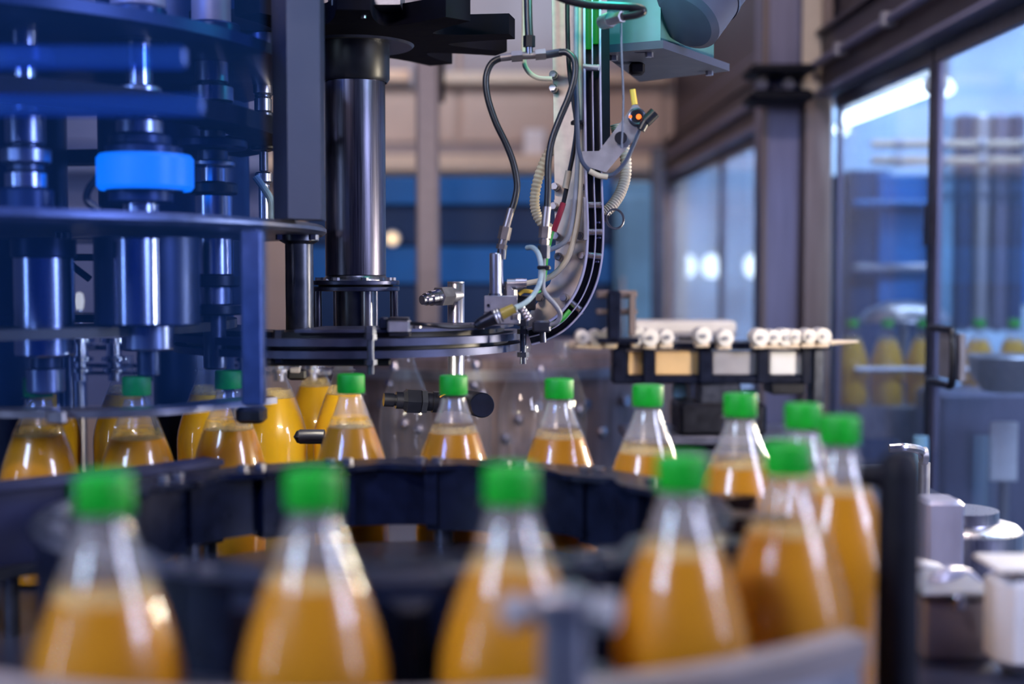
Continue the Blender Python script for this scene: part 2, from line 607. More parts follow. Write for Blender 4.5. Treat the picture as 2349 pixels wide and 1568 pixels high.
# pale blue cabinet door to its right
a, b = Q(1414, 415, 4.2), Q(1494, 760, 4.2)
t = thing('pale_cabinet', 'narrow pale blue cabinet just left of the dark guard post', 'cabinet', ((a.x + b.x) / 2, 4.4, 0))
part('body', MB().cbox(((a.x + b.x) / 2, 4.4, a.z / 2), (b.x - a.x, 0.36, a.z), 0.05), 'pale_blue', t)
part('door', MB().cbox(((a.x + b.x) / 2 + 0.01, 4.21, a.z / 2 + 0.2), ((b.x - a.x) * 0.8, 0.02, a.z - 0.5), 0.2), 'pale_blue', t)
part('handle', MB().cyl((a.x + 0.02, 4.19, 1.35), (a.x + 0.02, 4.19, 1.55), 0.008), 'steel', t)
# pinkish post
Yp = 3.5
p = Q(981, 300, Yp)
t = thing('square_post', 'pinkish grey square steel post left of the hanging hoses', 'post', (p.x, Yp, 0))
part('tube', MB().cbox((p.x, Yp, 1.4), (0.060, 0.060, 2.76), 0.12), 'post_pink', t)
part('foot_plate', MB().cbox((p.x, Yp, 0.008), (0.16, 0.16, 0.016), 0.2), 'satin_steel', t)
a, b = Q(1008, 118, 3.6), Q(1021, 236, 3.6)
single('hanging_strap', MB().cbox(((a.x + b.x) / 2, 3.6, (a.z + b.z) / 2 + 0.3), (0.014, 0.012, a.z - b.z + 0.6), 0.3), 'black_matt', 'dark strap hanging down beside the pinkish post', 'strap')
# small pale sign on the wall between hoses
p = Q(1226, 335, 5.95)
t = thing('wall_sign', 'small blank lilac white board on the beige back wall', 'sign', (p.x, 5.94, p.z - 0.07))
part('board', MB().cbox((p.x, 5.945, p.z), (0.09, 0.02, 0.15), 0.2), 'white_panel', t)
part('frame', MB().box((p.x, 5.955, p.z), (0.10, 0.01, 0.16)), 'satin_steel', t)
# bright cable tray segment behind the shaft
for (px0, px1, y0, y1, lab) in ((884, 948, 160, 190, 'short warm lit duct above the blue housing, beside the shaft'),):
    a, b = Q(px0 - 90, y0, 4.9), Q(px1, y1, 4.9)
    t = thing('air_duct', lab, 'duct', ((a.x + b.x) / 2, 4.95, b.z))
    part('channel', MB().cbox(((a.x + b.x) / 2, 4.95, (a.z + b.z) / 2), (b.x - a.x, 0.1, a.z - b.z), 0.2), 'rail_cream', t)
    part('flange', MB().cbox((b.x - 0.006, 4.95, (a.z + b.z) / 2), (0.012, 0.12, a.z - b.z + 0.03), 0.2), 'satin_steel', t)
    part('hanger', MB().cyl((a.x + 0.1, 4.95, a.z), (a.x + 0.1, 4.95, 3.8), 0.006), 'satin_steel', t)
# warm indicator lamp by the housing
p = Q(897, 546, 4.2)
t = thing('indicator_lamp', 'small warm round indicator lamp on the blue housing', 'lamp', (p.x, 4.25, p.z))
part('bezel', MB().cyl((p.x, 4.275, p.z), (p.x, 4.245, p.z), 0.026, n=20), 'satin_steel', t)
part('lens', MB().cyl((p.x, 4.245, p.z), (p.x, 4.235, p.z), 0.019, n=20), 'led_warm', t)

# ------------------------------------------------------------------ right-hand machine guard (wall of doors that recedes)
GA, GB = 0.90, -0.028
def G(px):                      # Y at which the guard plane shows at column px
    return GA / ((px - CX) / F - GB)
def gx(Y):
    return GA + GB * Y
def gbox(mbb, Ya, Yb, z0, z1, th, off=0.0):
    """board in the guard plane from Ya to Yb"""
    pa, pb = Vector((gx(Ya) + off, Ya, 0)), Vector((gx(Yb) + off, Yb, 0))
    dirv = (pb - pa).normalized()
    nrm = Vector((dirv.y, -dirv.x, 0))
    h = nrm * th / 2
    mbb.prism([pa - h + Vector((0, 0, z0)), pb - h + Vector((0, 0, z0)), pb + h + Vector((0, 0, z0)), pa + h + Vector((0, 0, z0))], (0, 0, z1 - z0))
    return mbb
zb0, zb1 = D(0.45), D(0.60)
t = thing('guard_beam', 'brown steel beam of the machine guard sloping away at top right', 'beam', (gx(3.6), 3.6, zb0))
part('profile', gbox(MB(), 1.55, 6.0, zb0 + 0.012, zb1, 0.07), 'beam_brown', t)
part('lower_lip', gbox(MB(), 1.55, 6.0, zb0, zb0 + 0.014, 0.10), 'alu_lilac', t)
part('upper_lip', gbox(MB(), 1.55, 6.0, zb1, zb1 + 0.012, 0.10), 'beam_brown', t)
part('cable_pipe', MB().tube([(gx(y) - 0.055, y, zb0 + 0.075) for y in (1.55, 3.0, 4.5, 6.0)], 0.011, 10), 'alu_lilac', t)
for k, Yk in enumerate((2.05, 2.35, 2.7, 3.05)):
    part('clip', MB().cbox((gx(Yk) - 0.055, Yk, zb0 + 0.075), (0.034, 0.02, 0.034), 0.2), 'satin_steel', t)
part('fascia', gbox(MB(), 1.55, 6.0, zb1 + 0.012, D(1.25), 0.03, 0.02), 'beam_brown', t)
t = thing('guard_rail', 'dark upper rail running parallel above the guard beam', 'rail', (gx(3.4), 3.4, D(0.70)))
part('tube', MB().tube([(gx(y) + 0.02, y, D(0.715)) for y in (1.5, 3.0, 4.5, 5.9)], 0.016, 12), 'alu_lilac', t)
part('bracket', gbox(MB(), 3.35, 3.40, zb1, D(0.72), 0.03, 0.02), 'beam_brown', t)
part('bracket', gbox(MB(), 2.20, 2.24, zb1, D(0.72), 0.03, 0.02), 'beam_brown', t)

# main column where two guard sections meet
a0, a1, a2 = Q(1746, 600, 3.33).x, Q(1838, 600, 3.33).x, Q(1902, 600, 3.33).x
t = thing('guard_column', 'broad aluminium guard column with a lilac and a brown face', 'column', ((a0 + a2) / 2, 3.40, 0))
part('profile', MB().cbox(((a0 + a1) / 2, 3.39, 1.35), (a1 - a0, 0.10, 2.70), 0.06), 'alu_lilac', t)
part('profile', MB().cbox(((a1 + a2) / 2 + 0.001, 3.37, 1.35), (a2 - a1, 0.12, 2.70), 0.06), 'alu_brown', t)
part('edge_strip', MB().cbox((a0 + 0.006, 3.335, 1.35), (0.014, 0.02, 2.70), 0.3), 'alu_brown', t)
part('cover_strip', MB().cbox(((a1 + a2) / 2 - 0.02, 3.305, 2.25), (0.05, 0.014, 0.5), 0.3), 'rail_cream', t)
for (ya, yb) in ((148, 168), (206, 232)):
    za, zb = Q(1780, ya, 3.2).z, Q(1780, yb, 3.2).z
    xa, xb = Q(1722, 0, 3.2).x, Q(1868, 0, 3.2).x
    part('clamp', MB().cbox(((xa + xb) / 2, 3.25, (za + zb) / 2), (xb - xa, 0.14, za - zb), 0.3), 'black_matt', t)
for px, py in ((1745, 195), (1806, 196)):
    part('bolt', hexbolt(MB(), Q(px, py, 3.28), (0, -1, 0), 0.016, 0.02), 'steel', t)

# doors with panes
def guard_door(Ya, Yb, label, zlo, handle=None, post_w=0.022):
    ym = (Ya + Yb) / 2
    t = thing('guard_door', label, 'door', (gx(ym), ym, zlo))
    zt = zb0 - 0.004
    part('pane', gbox(MB(), Ya + 0.005, Yb - 0.005, zlo + 0.02, zt - 0.02, 0.008), 'pane', t)
    part('stile', gbox(MB(), Ya, Ya + post_w, zlo, zt, 0.012), 'dark_steel', t)
    part('stile', gbox(MB(), Yb - post_w, Yb, zlo, zt, 0.010), 'alu_lilac', t)
    part('rail', gbox(MB(), Ya, Yb, zt - 0.03, zt, 0.016), 'dark_steel', t)
    part('rail', gbox(MB(), Ya, Yb, zlo, zlo + 0.05, 0.016), 'alu_lilac', t)
    for k in (0.25, 0.72):
        zk = zlo + (zt - zlo) * k
        part('hinge', gbox(MB(), Ya - 0.008, Ya + 0.03, zk - 0.04, zk + 0.04, 0.020), 'dark_steel', t)
    return t
d1 = guard_door(1.72, 2.565, 'near guard door with clear pane at right edge of picture', D(-0.78))
d2 = guard_door(2.575, 3.26, 'guard door with clear pane between thin post and broad column', D(-0.78))
d3 = guard_door(4.15, 4.77, 'guard door with clear pane directly behind the broad column', D(-0.78))
d4 = guard_door(4.79, 6.0, 'farthest guard door, its pane glowing pale blue', D(-0.78), post_w=0.03)
# bow handle on the near door
zh0, zh1 = Q(2200, 875, 2.48).z, Q(2200, 752, 2.48).z
part('handle', MB().tube([(gx(2.53) - 0.008, 2.53, zh1), (gx(2.52) - 0.030, 2.50, zh1), (gx(2.42) - 0.032, 2.41, zh1), (gx(2.38) - 0.032, 2.375, zh1 - 0.008),
                          (gx(2.38) - 0.032, 2.375, zh0 + 0.008), (gx(2.42) - 0.032, 2.41, zh0), (gx(2.52) - 0.030, 2.50, zh0), (gx(2.53) - 0.008, 2.53, zh0)], 0.007, 10, k=4), 'black_plastic', d1)
part('lock_plate', gbox(MB(), 2.39, 2.50, zh0 + 0.008, zh1 - 0.008, 0.010, -0.008), 'grey_panel', d1)
for zz in (zh0, zh1):
    part('bolt', hexbolt(MB(), (gx(2.53) - 0.016, 2.535, zz), (-1, 0, 0), 0.006, 0.006), 'steel', d1)
# far end post of the guard
p = Q(1508, 560, 5.0)
t = thing('end_post', 'dark vertical end post of the guard, left of pale panes', 'post', (p.x, 5.0, 0))
part('tube', MB().cbox((p.x, 5.0, 1.02), (0.052, 0.05, 2.04), 0.1), 'dark_steel', t)
part('foot_plate', MB().cbox((p.x, 5.0, 0.008), (0.14, 0.14, 0.016), 0.2), 'satin_steel', t)

# ------------------------------------------------------------------ aisle beyond the guard
# tube lamp seen through the pane
p0, p1 = Q(1945, 272, 4.2), Q(2140, 196, 3.1)
t = thing('tube_lamp', 'bright white fluorescent tube lamp seen through the guard pane', 'lamp', (p0 + p1) / 2)
part('tube', MB().cyl(p0, p1, 0.020, n=14), 'tube_light', t)
part('end_cap', MB().cyl(p0, p0 + (p0 - p1).normalized() * 0.05, 0.024, n=14), 'white_plastic', t)
part('end_cap', MB().cyl(p1, p1 + (p1 - p0).normalized() * 0.05, 0.024, n=14), 'white_plastic', t)
up = Vector((0, 0, 0.05))
part('housing', MB().tube([p0 + up, (p0 + p1) / 2 + up, p1 + up], 0.022, 8), 'lamp_housing', t)
for px, py in ((1932, 297), (2170, 203)):  # glowing bulbs stand in for reflections near the tube lamp's ends
    q = Q(px, py, 4.4 if px < 2000 else 3.6)
    t = thing('reflection_spot', 'small white glow imitating a reflection, %s the tube lamp' % ('below left of' if px < 2000 else 'right of'), 'lamp', q)
    part('bulb', MB().lathe([(0, -0.022), (0.018, -0.015), (0.026, 0), (0.018, 0.016), (0.010, 0.026), (0, 0.028)], q, 16), 'lamp_round', t)
    part('socket', MB().cyl(q + Vector((0, 0, 0.026)), Vector((q.x, q.y, 3.6)), 0.010), 'lamp_housing', t)
# round lamps glowing behind far panes
for i, (px, lab) in enumerate(((1572, 'left of three round white lamps behind far guard panes'), (1634, 'middle of three round white lamps behind far guard panes'), (1731, 'right of three round white lamps behind far guard panes'))):
    q = Q(px, 610, 6.2)
    if q.x < gx(6.2) + 0.05:
        q = Q(px, 610, 6.2)
    t = thing('round_lamp', lab, 'lamp', q, 'round lamps in the aisle')
    part('lens', MB().lathe([(0, -0.055), (0.03, -0.05), (0.046, -0.025), (0.05, 0), (0.046, 0.025), (0.03, 0.05), (0, 0.055)], q, 20), 'lamp_round', t)
    part('stem', MB().cyl(q + Vector((0, 0, 0.05)), Vector((q.x, q.y, 3.6)), 0.008), 'lamp_housing', t)
# pale curtain wall closing the aisle
struct('ceiling', MB().box((2.0, 4.0, 3.66), (2.2, 5.0, 0.12)), 'wall_grey')
struct('wall_aisle', MB().box((1.9, 6.45, 1.9), (2.6, 0.08, 3.8)), 'aisle_wall')

def pxbox(mbb, px0, px1, py0, py1, Y, dep, ch=0.1):
    a, b = Q(px0, py0, Y), Q(px1, py1, Y)
    mbb.cbox(((a.x + b.x) / 2, Y + dep / 2, (a.z + b.z) / 2), (abs(b.x - a.x), dep, abs(a.z - b.z)), ch)
    return mbb
# blue machine in the aisle
t = thing('blue_machine', 'tall blue machine behind the pane left of thin guard post', 'machine', Q(2040, 1200, 4.2))
part('body', pxbox(MB(), 1948, 2030, 390, 1300, 4.2, 0.4, 0.03), 'cabinet_navy', t)
part('door', pxbox(MB(), 2018, 2136, 400, 700, 4.17, 0.3, 0.03), 'cabinet_blue', t)
part('cross_rail', pxbox(MB(), 1960, 2132, 605, 622, 4.12, 0.04, 0.3), 'satin_steel', t)
part('cross_rail', pxbox(MB(), 1960, 2132, 458, 474, 4.12, 0.04, 0.3), 'cabinet_blue', t)
part('base', pxbox(MB(), 2018, 2136, 702, 1300, 4.2, 0.3, 0.03), 'cabinet_navy', t)
t = thing('blue_rack', 'blue rack with steel uprights behind the near guard pane', 'rack', Q(2260, 1100, 4.0))
part('back_panel', pxbox(MB(), 2150, 2400, 380, 700, 4.2, 0.05, 0.1), 'cabinet_blue', t)
for px, m in ((2172, 'pale_blue'), (2215, 'cabinet_navy'), (2255, 'satin_steel'), (2298, 'alu_lilac'), (2335, 'cabinet_navy')):
    part('upright', pxbox(MB(), px - 12, px + 12, 260, 760, 4.05, 0.06, 0.2), m, t)
# two long cream pipes across the aisle
for py, lab in ((330, 'upper of two cream pipes crossing behind the guard panes'), (368, 'lower of two cream pipes crossing behind the guard panes')):
    a, b = Q(2000, py, 3.9), Q(2420, py, 3.9)
    t = thing('cream_pipe', lab, 'pipe', (a + b) / 2, 'cream pipes in the aisle')
    part('tube', MB().cyl(a, b, 0.012, n=14), 'rail_cream', t)
    for px in (2060, 2160, 2250, 2350):
        q = Q(px, py, 3.9)
        part('coupling', MB().cyl(q - Vector((0.012, 0, 0)), q + Vector((0.012, 0, 0)), 0.017, n=14), 'satin_steel', t)
# conveyor in the aisle with bottles
zc = D(-0.33)
t = thing('aisle_conveyor', 'conveyor behind the guard panes carrying blurred juice bottles', 'conveyor', Q(2180, 1000, 3.3))
x0, x1 = Q(1960, 0, 3.3).x, Q(2480, 0, 3.3).x
part('belt', MB().cbox(((x0 + x1) / 2, 3.3, zc - 0.012), (x1 - x0, 0.12, 0.02), 0.2), 'satin_steel', t)
part('side_frame', MB().cbox(((x0 + x1) / 2, 3.235, zc - 0.03), (x1 - x0, 0.012, 0.08), 0.2), 'steel', t)
part('side_frame', MB().cbox(((x0 + x1) / 2, 3.365, zc - 0.03), (x1 - x0, 0.012, 0.08), 0.2), 'steel', t)
part('guide_rail', MB().cyl((x0, 3.25, zc + 0.10), (x1, 3.25, zc + 0.10), 0.007), 'satin_steel', t)
for xx in (x0 + 0.15, x1 - 0.3):
    part('leg', MB().cbox((xx, 3.3, (zc - 0.07) / 2), (0.05, 0.05, zc - 0.07), 0.1), 'satin_steel', t)
# silver hopper above it
a = Q(2075, 735, 3.7)
t = thing('silver_hood', 'silver domed hood above the blurred aisle bottles', 'hood', (a.x, 3.7, a.z))
part('dome', MB().lathe([(0.12, 0), (0.12, 0.012), (0.105, 0.03), (0.06, 0.05), (0, 0.058)], (a.x, 3.7, a.z), 28), 'steel', t)
part('stem', MB().cyl((a.x, 3.7, 0), (a.x, 3.7, a.z + 0.05), 0.012), 'steel', t)
part('rim', MB().torus((a.x, 3.7, a.z), (0, 0, 1), 0.12, 0.006), 'satin_steel', t)

# ================================================================== JUICE LINE
CZP = D(-0.106)                 # cap tops
BH = 0.218                      # bottle height
DECK = CZP - BH                 # table the bottles stand on
RC = Vector((-0.10, 1.06))      # centre of the star wheel

# table
t = thing('machine_table', 'dark steel machine table carrying the star wheel and bottles', 'table', (-0.3, 1.25, 0))
part('top', MB().cbox((-0.35, 1.30, DECK - 0.0155), (2.0, 1.9, 0.03), 0.2), 'deck_steel', t)
part('cabinet', MB().cbox((-0.35, 1.30, (DECK - 0.03) / 2), (1.9, 1.8, DECK - 0.034), 0.02), 'plate_steel', t)
part('front_edge', MB().cbox((-0.35, 0.343, DECK - 0.0265), (2.0, 0.012, 0.05), 0.2), 'satin_steel', t)

# bottle prototype ------------------------------------------------
PROF = [(0.0, 0.005), (0.022, 0.003), (0.033, 0.0), (0.0390, 0.003), (0.0415, 0.012), (0.0420, 0.050), (0.0410, 0.056), (0.0420, 0.062),
        (0.0425, 0.092), (0.0422, 0.102), (0.0406, 0.114), (0.0370, 0.128), (0.0318, 0.144), (0.0255, 0.161), (0.0190, 0.176),
        (0.0154, 0.186), (0.0139, 0.191), (0.0134, 0.1945)]
NECK = [(0.0168, 0.1950), (0.0168, 0.1968), (0.0132, 0.1974), (0.0132, 0.2165), (0.0110, 0.2165)]
def radius_at(z):
    for (r0, z0), (r1, z1) in zip(PROF[1:], PROF[2:]):
        if z0 <= z <= z1:
            return r0 + (r1 - r0) * (z - z0) / (z1 - z0)
    return 0.013
def juice_mesh(level, name, m):
    pr = [(0, 0.007)]
    for r, z in PROF[2:]:
        if z < level - 0.001:
            pr.append((r - 0.0012, z + (0.005 if z < 0.002 else 0.0)))
    pr += [(radius_at(level) - 0.0012, level), (0, level)]
    return MB().lathe(pr, n=32).mesh(name, Vector((0, 0, 0)), m, 50)
def foam_mesh(level, name, h):
    zz = [level + 0.0005, level + h * 0.4, level + h]
    pr = [(0, zz[0])] + [(radius_at(z) - 0.0014, z) for z in zz]
    return MB().lathe(pr, n=32).mesh(name, Vector((0, 0, 0)), 'foam_film', 50)
ME_BODY = MB().lathe(PROF, n=36).mesh('bottle_body', Vector((0, 0, 0)), 'pet', 60)
ME_NECK = MB().lathe(NECK, n=36).mesh('neck_finish', Vector((0, 0, 0)), 'pet', 40)
ME_BODYC = MB().lathe(PROF, n=36).mesh('bottle_body', Vector((0, 0, 0)), 'pet_clear', 60)
ME_NECKC = MB().lathe(NECK + [(0.0110, 0.2), (0.0124, 0.196)], n=36).mesh('neck_finish', Vector((0, 0, 0)), 'pet_clear', 40)
cp = MB()
cp.lathe([(0.0150, 0.1985), (0.0152, 0.2002), (0.0152, 0.2158), (0.0146, 0.2175), (0.0130, 0.2180), (0, 0.2180)], n=96, wob=lambda i: 1.0 if i % 2 else 0.982)
ME_CAP = cp.mesh('cap', Vector((0, 0, 0)), 'cap_green', 30)
ME_SEAL = MB().lathe([(0.0146, 0.1974), (0.0150, 0.1976), (0.0150, 0.1983), (0.0146, 0.1985)], n=36).mesh('tamper_ring', Vector((0, 0, 0)), 'cap_green', 30)
LEVELS = [0.151, 0.156, 0.160]
ME_J = [juice_mesh(l, 'juice', 'juice') for l in LEVELS]
ME_FO = [foam_mesh(l, 'foam', h) for l, h in zip(LEVELS, (0.010, 0.008, 0.008))]
def mist_mesh(level):
    zz = [level + 0.012 + (0.193 - level - 0.012) * i / 6 for i in range(7)]
    return MB().lathe([(radius_at(z) - 0.0013, z) for z in zz], n=32).mesh('condensation', Vector((0, 0, 0)), 'mist', 60)
ME_MI = [mist_mesh(l) for l in LEVELS]
ME_JF = [juice_mesh(l, 'juice', 'juice_lit') for l in (0.158, 0.163)]
ME_FF = [foam_mesh(l, 'foam', 0.012) for l in (0.158, 0.163)]
def child(name, me, parent):
    o = bpy.data.objects.new(name, me)
    COL.objects.link(o)
    o.parent = parent
    return o
def bottle(px, Y, label, group, lev=1, capped=True, bright_juice=False, empty=False, rz=None):
    X = (px - CX) / F * Y
    t = thing('juice_bottle' if not empty else 'empty_bottle', label, 'bottle', (X, Y, DECK), group)
    t.rotation_euler = (0, 0, random.uniform(0, 6.28) if rz is None else rz)
    clear = empty or bright_juice
    child('bottle_body', ME_BODYC if clear else ME_BODY, t)
    child('neck_finish', ME_NECKC if clear else ME_NECK, t)
    if not empty:
        child('juice', (ME_JF if bright_juice else ME_J)[lev], t)
        child('foam', (ME_FF if bright_juice else ME_FO)[lev], t)
    if not empty and not bright_juice:
        child('condensation', ME_MI[lev], t)
    if capped:
        c = child('cap', ME_CAP, t)
        child('tamper_ring', ME_SEAL, c)
    return t
g1 = 'capped juice bottles around the star wheel'
front = [(232, 0.702, 'blurred capped juice bottle, leftmost of the big front row', 0),
         (715, 0.715, 'blurred capped juice bottle, second from left in the front row', 1),
         (1172, 0.731, 'blurred capped juice bottle behind the bolted bracket in the front row', 2),
         (1565, 0.776, 'blurred capped juice bottle right of the bolted bracket in the front row', 2),
         (1810, 0.837, 'front-row capped juice bottle nearest to the black post', 2),
         (1930, 0.995, 'capped juice bottle with rightmost cap, beside the black post', 2),
         (1845, 1.095, 'capped juice bottle half hidden behind the rightmost two', 1)]
back = [(1700, 1.190, 'capped juice bottle, fifth from the steel shaft in the back row', 0),
        (1487, 1.285, 'capped juice bottle, fourth from the steel shaft in the back row', 0),
        (1283, 1.365, 'capped juice bottle, third from the steel shaft in the back row', 1),
        (1040, 1.410, 'capped juice bottle in front of the black hose coupling', 1),
        (804, 1.430, 'capped juice bottle below the steel shaft, before open full bottles', 2)]
ring_angles = []
for px, Y, lab, lv in front + back:
    bottle(px, Y, lab, g1, lv)
    ring_angles.append(math.atan2(Y - RC.y, (px - CX) / F * Y - RC.x))
g2 = 'juice bottles under the capping heads'
bottle(522, 1.485, 'juice bottle with pale green cap behind the capper post', g2, 0)
bottle(311, 1.400, 'juice bottle with dark green cap under the blue lit head', g2, 0)
bottle(84, 1.385, 'brownish juice bottle under the leftmost capping head', g2, 1)
g3 = 'filled open bottles leaving the filler'
for px, Y, lab, lv in ((108, 1.80, 'open full bottle showing as a thin yellow strip far left', 1),
                       (282, 1.80, 'open full bottle behind the dark green cap, left edge showing', 1),
                       (474, 1.80, 'open full bottle behind the capper post', 1),
                       (632, 1.80, 'open bright yellow bottle just right of the capper post', 0),
                       (722, 1.93, 'open yellow bottle squeezed between two others, farther back', 1),
                       (787, 1.80, 'open bright yellow bottle right behind the cap below the shaft', 1)):
    bottle(px, Y, lab, g3, lv, capped=False, bright_juice=True)
g4 = 'empty clear bottles'
for px, Y, lab in ((930, 2.08, 'empty clear bottle, leftmost of those under the cap ring'), (1068, 2.10, 'empty clear bottle behind the upright steel rod'),
                   (1200, 2.12, 'empty clear bottle below the ring bolt, behind green caps'), (1290, 2.22, 'empty clear bottle, rightmost of those under the cap ring')):
    bottle(px, Y, lab, g4, capped=False, empty=True)
g5 = 'blurred bottles on the aisle conveyor'
ordn = ('first', 'second', 'third', 'fourth', 'fifth', 'sixth')
for i, px in enumerate((1955, 2036, 2117, 2246, 2327, 2408)):
    bottle(px, 3.3, 'blurred juice bottle behind guard pane, %s from left on aisle conveyor' % ordn[i], g5, 1, bright_juice=True)

# star wheel -----------------------------------------------------
C3 = Vector((RC.x, RC.y, 0))
ZT = D(-0.186)
t = thing('star_wheel', 'large black star wheel ring inside the circle of capped bottles', 'star wheel', (RC.x, RC.y, DECK))
for i in range(18):
    a0 = math.radians(i * 20 + 7)
    a1 = a0 + math.radians(19.4)
    st = i % 2
    m = MB().arc(C3, 0.236 if st else 0.242, 0.272, ZT - 0.062 - 0.004 * st, ZT - 0.006, a0, a1, 8)
    # rib at the joint
    m.arc(C3, 0.231, 0.245, ZT - 0.060, ZT - 0.008, a1 - math.radians(2.6), a1 + math.radians(0.4), 2)
    part('pocket_block', m, 'navy_plastic', t)
    # scalloped top plate: inner edge bows out once per segment
    pl = MB()
    n = 12
    inner, outer = [], []
    for k in range(n + 1):
        a = a0 + (a1 - a0) * k / n
        rr = 0.238 - 0.014 * abs(math.cos(PI * k / n)) ** 1.5
        inner.append(C3 + Vector((rr * math.cos(a), rr * math.sin(a), ZT - 0.0055)))
        outer.append(C3 + Vector((0.277 * math.cos(a), 0.277 * math.sin(a), ZT - 0.0055)))
    b = len(pl.v)
    for k in range(n + 1):
        for q in (inner[k], outer[k], outer[k] + Vector((0, 0, 0.0055)), inner[k] + Vector((0, 0, 0.0055))):
            pl.v.append(q)
    for k in range(n):
        for j in range(4):
            jj = (j + 1) % 4
            pl.f.append([b + k * 4 + j, b + k * 4 + jj, b + k * 4 + 4 + jj, b + k * 4 + 4 + j])
    pl.f.append([b, b + 3, b + 2, b + 1])
    e = b + n * 4
    pl.f.append([e, e + 1, e + 2, e + 3])
    o = part('top_plate', pl, 'navy_plastic', t)
    for am in (a0 + 0.03, a1 - 0.03):
        part('bolt', hexbolt(MB(), C3 + Vector((0.258 * math.cos(am), 0.258 * math.sin(am), ZT)), (0, 0, 1), 0.0055, 0.004), 'steel', o)
# fingers between neighbouring bottles
angs = sorted(ring_angles)
for a, b in zip(angs, angs[1:]):
    am = (a + b) / 2
    d = Vector((math.cos(am), math.sin(am), 0))
    s = Vector((-d.y, d.x, 0))
    base = C3 + Vector((0, 0, ZT - 0.05))
    poly = [base + d * 0.270 + s * 0.026, base + d * 0.270 - s * 0.026, base + d * 0.292 - s * 0.013, base + d * 0.322 - s * 0.006, base + d * 0.322 + s * 0.006, base + d * 0.292 + s * 0.013]
    part('finger', MB().prism(poly, (0, 0, 0.045)), 'navy_plastic', t)
part('lower_disc', MB().lathe([(0.05, D(-0.285)), (0.262, D(-0.285)), (0.265, D(-0.282)), (0.265, D(-0.272)), (0.262, D(-0.269)), (0.05, D(-0.269))], C3, 64), 'dark_steel', t)
part('hub', MB().lathe([(0, DECK + 0.001), (0.075, DECK + 0.001), (0.075, D(-0.268)), (0.055, D(-0.264)), (0.055, D(-0.258)), (0, D(-0.258))], C3, 40), 'dark_steel', t)
for i in range(6):
    a = i * PI / 3 + 0.4
    q = C3 + Vector((0.252 * math.cos(a), 0.252 * math.sin(a), 0))
    part('spacer', MB().cyl(q + Vector((0, 0, D(-0.270))), q + Vector((0, 0, ZT - 0.06)), 0.010), 'dark_steel', t)

# guide wall that leads from the capper to the star wheel
t = thing('transfer_guide', 'dark guide wall curving in from left before the capper bottles', 'guide', (-0.41, 1.2, DECK))
gp = spline([(-0.296, 1.325, 0), (-0.335, 1.275, 0), (-0.41, 1.20, 0), (-0.50, 1.125, 0), (-0.60, 1.06, 0)], 6)
def wall(i0, i1, zlo, zhi, th, inset=0.0):
    m = MB()
    b = 0
    for i in range(i0, i1 + 1):
        q = gp[i]
        td = (gp[min(i + 1, len(gp) - 1)] - gp[max(i - 1, 0)]).normalized()
        nr = Vector((td.y, -td.x, 0))       # away from the camera
        if nr.y < 0:
            nr = -nr
        for (o_, z) in ((inset, zlo), (inset + th, zlo), (inset + th, zhi), (inset, zhi)):
            m.v.append(Vector((q.x, q.y, z)) + nr * o_)
    for i in range(i1 - i0):
        for j in range(4):
            jj = (j + 1) % 4
            m.f.append([i * 4 + j, i * 4 + jj, i * 4 + 4 + jj, i * 4 + 4 + j])
    m.f.append([0, 3, 2, 1])
    e = (i1 - i0) * 4
    m.f.append([e, e + 1, e + 2, e + 3])
    return m
for i0, i1, ins in ((0, 5, 0.003), (5, 12, 0.0), (12, 18, 0.004), (18, 24, 0.001)):
    part('wall_block', wall(i0, i1, ZT - 0.074, ZT - 0.005, 0.018, ins), 'guide_navy', t)
part('top_strip', wall(0, 24, ZT - 0.005, ZT + 0.001, 0.030, -0.004), 'guide_navy', t)
part('lower_strip', wall(0, 24, ZT - 0.084, ZT - 0.075, 0.024, -0.002), 'dark_steel', t)
for i in (2, 8, 15, 21):
    part('foot', MB().cyl((gp[i].x, gp[i].y + 0.010, DECK), (gp[i].x, gp[i].y + 0.010, ZT - 0.084), 0.007), 'dark_steel', t)
for i in (3, 6):
    q = gp[i] + Vector((0.0, -0.004, ZT - 0.071))
    part('screw', MB().cyl(q, q + Vector((0.004, -0.006, 0)), 0.0045, n=12), 'chrome', t)

# outer guide rail ------------------------------------------------
t = thing('guide_rail', 'pale curved guide rail in front of the big blurred bottles', 'rail', (0.0, 0.65, DECK))
part('rail_bar', MB().arc(C3, 0.420, 0.440, D(-0.222), D(-0.206), math.radians(-125), math.radians(-46), 48), 'guide_plastic', t)
part('backing', MB().arc(C3, 0.424, 0.436, D(-0.250), D(-0.222), math.radians(-125), math.radians(-46), 48), 'satin_steel', t)
for dg in (-120, -62, -48):
    a = math.radians(dg)
    q = C3 + Vector((0.430 * math.cos(a), 0.430 * math.sin(a), 0))
    part('post', MB().cyl(q + Vector((0, 0, DECK)), q + Vector((0, 0, D(-0.250))), 0.008), 'steel', t)
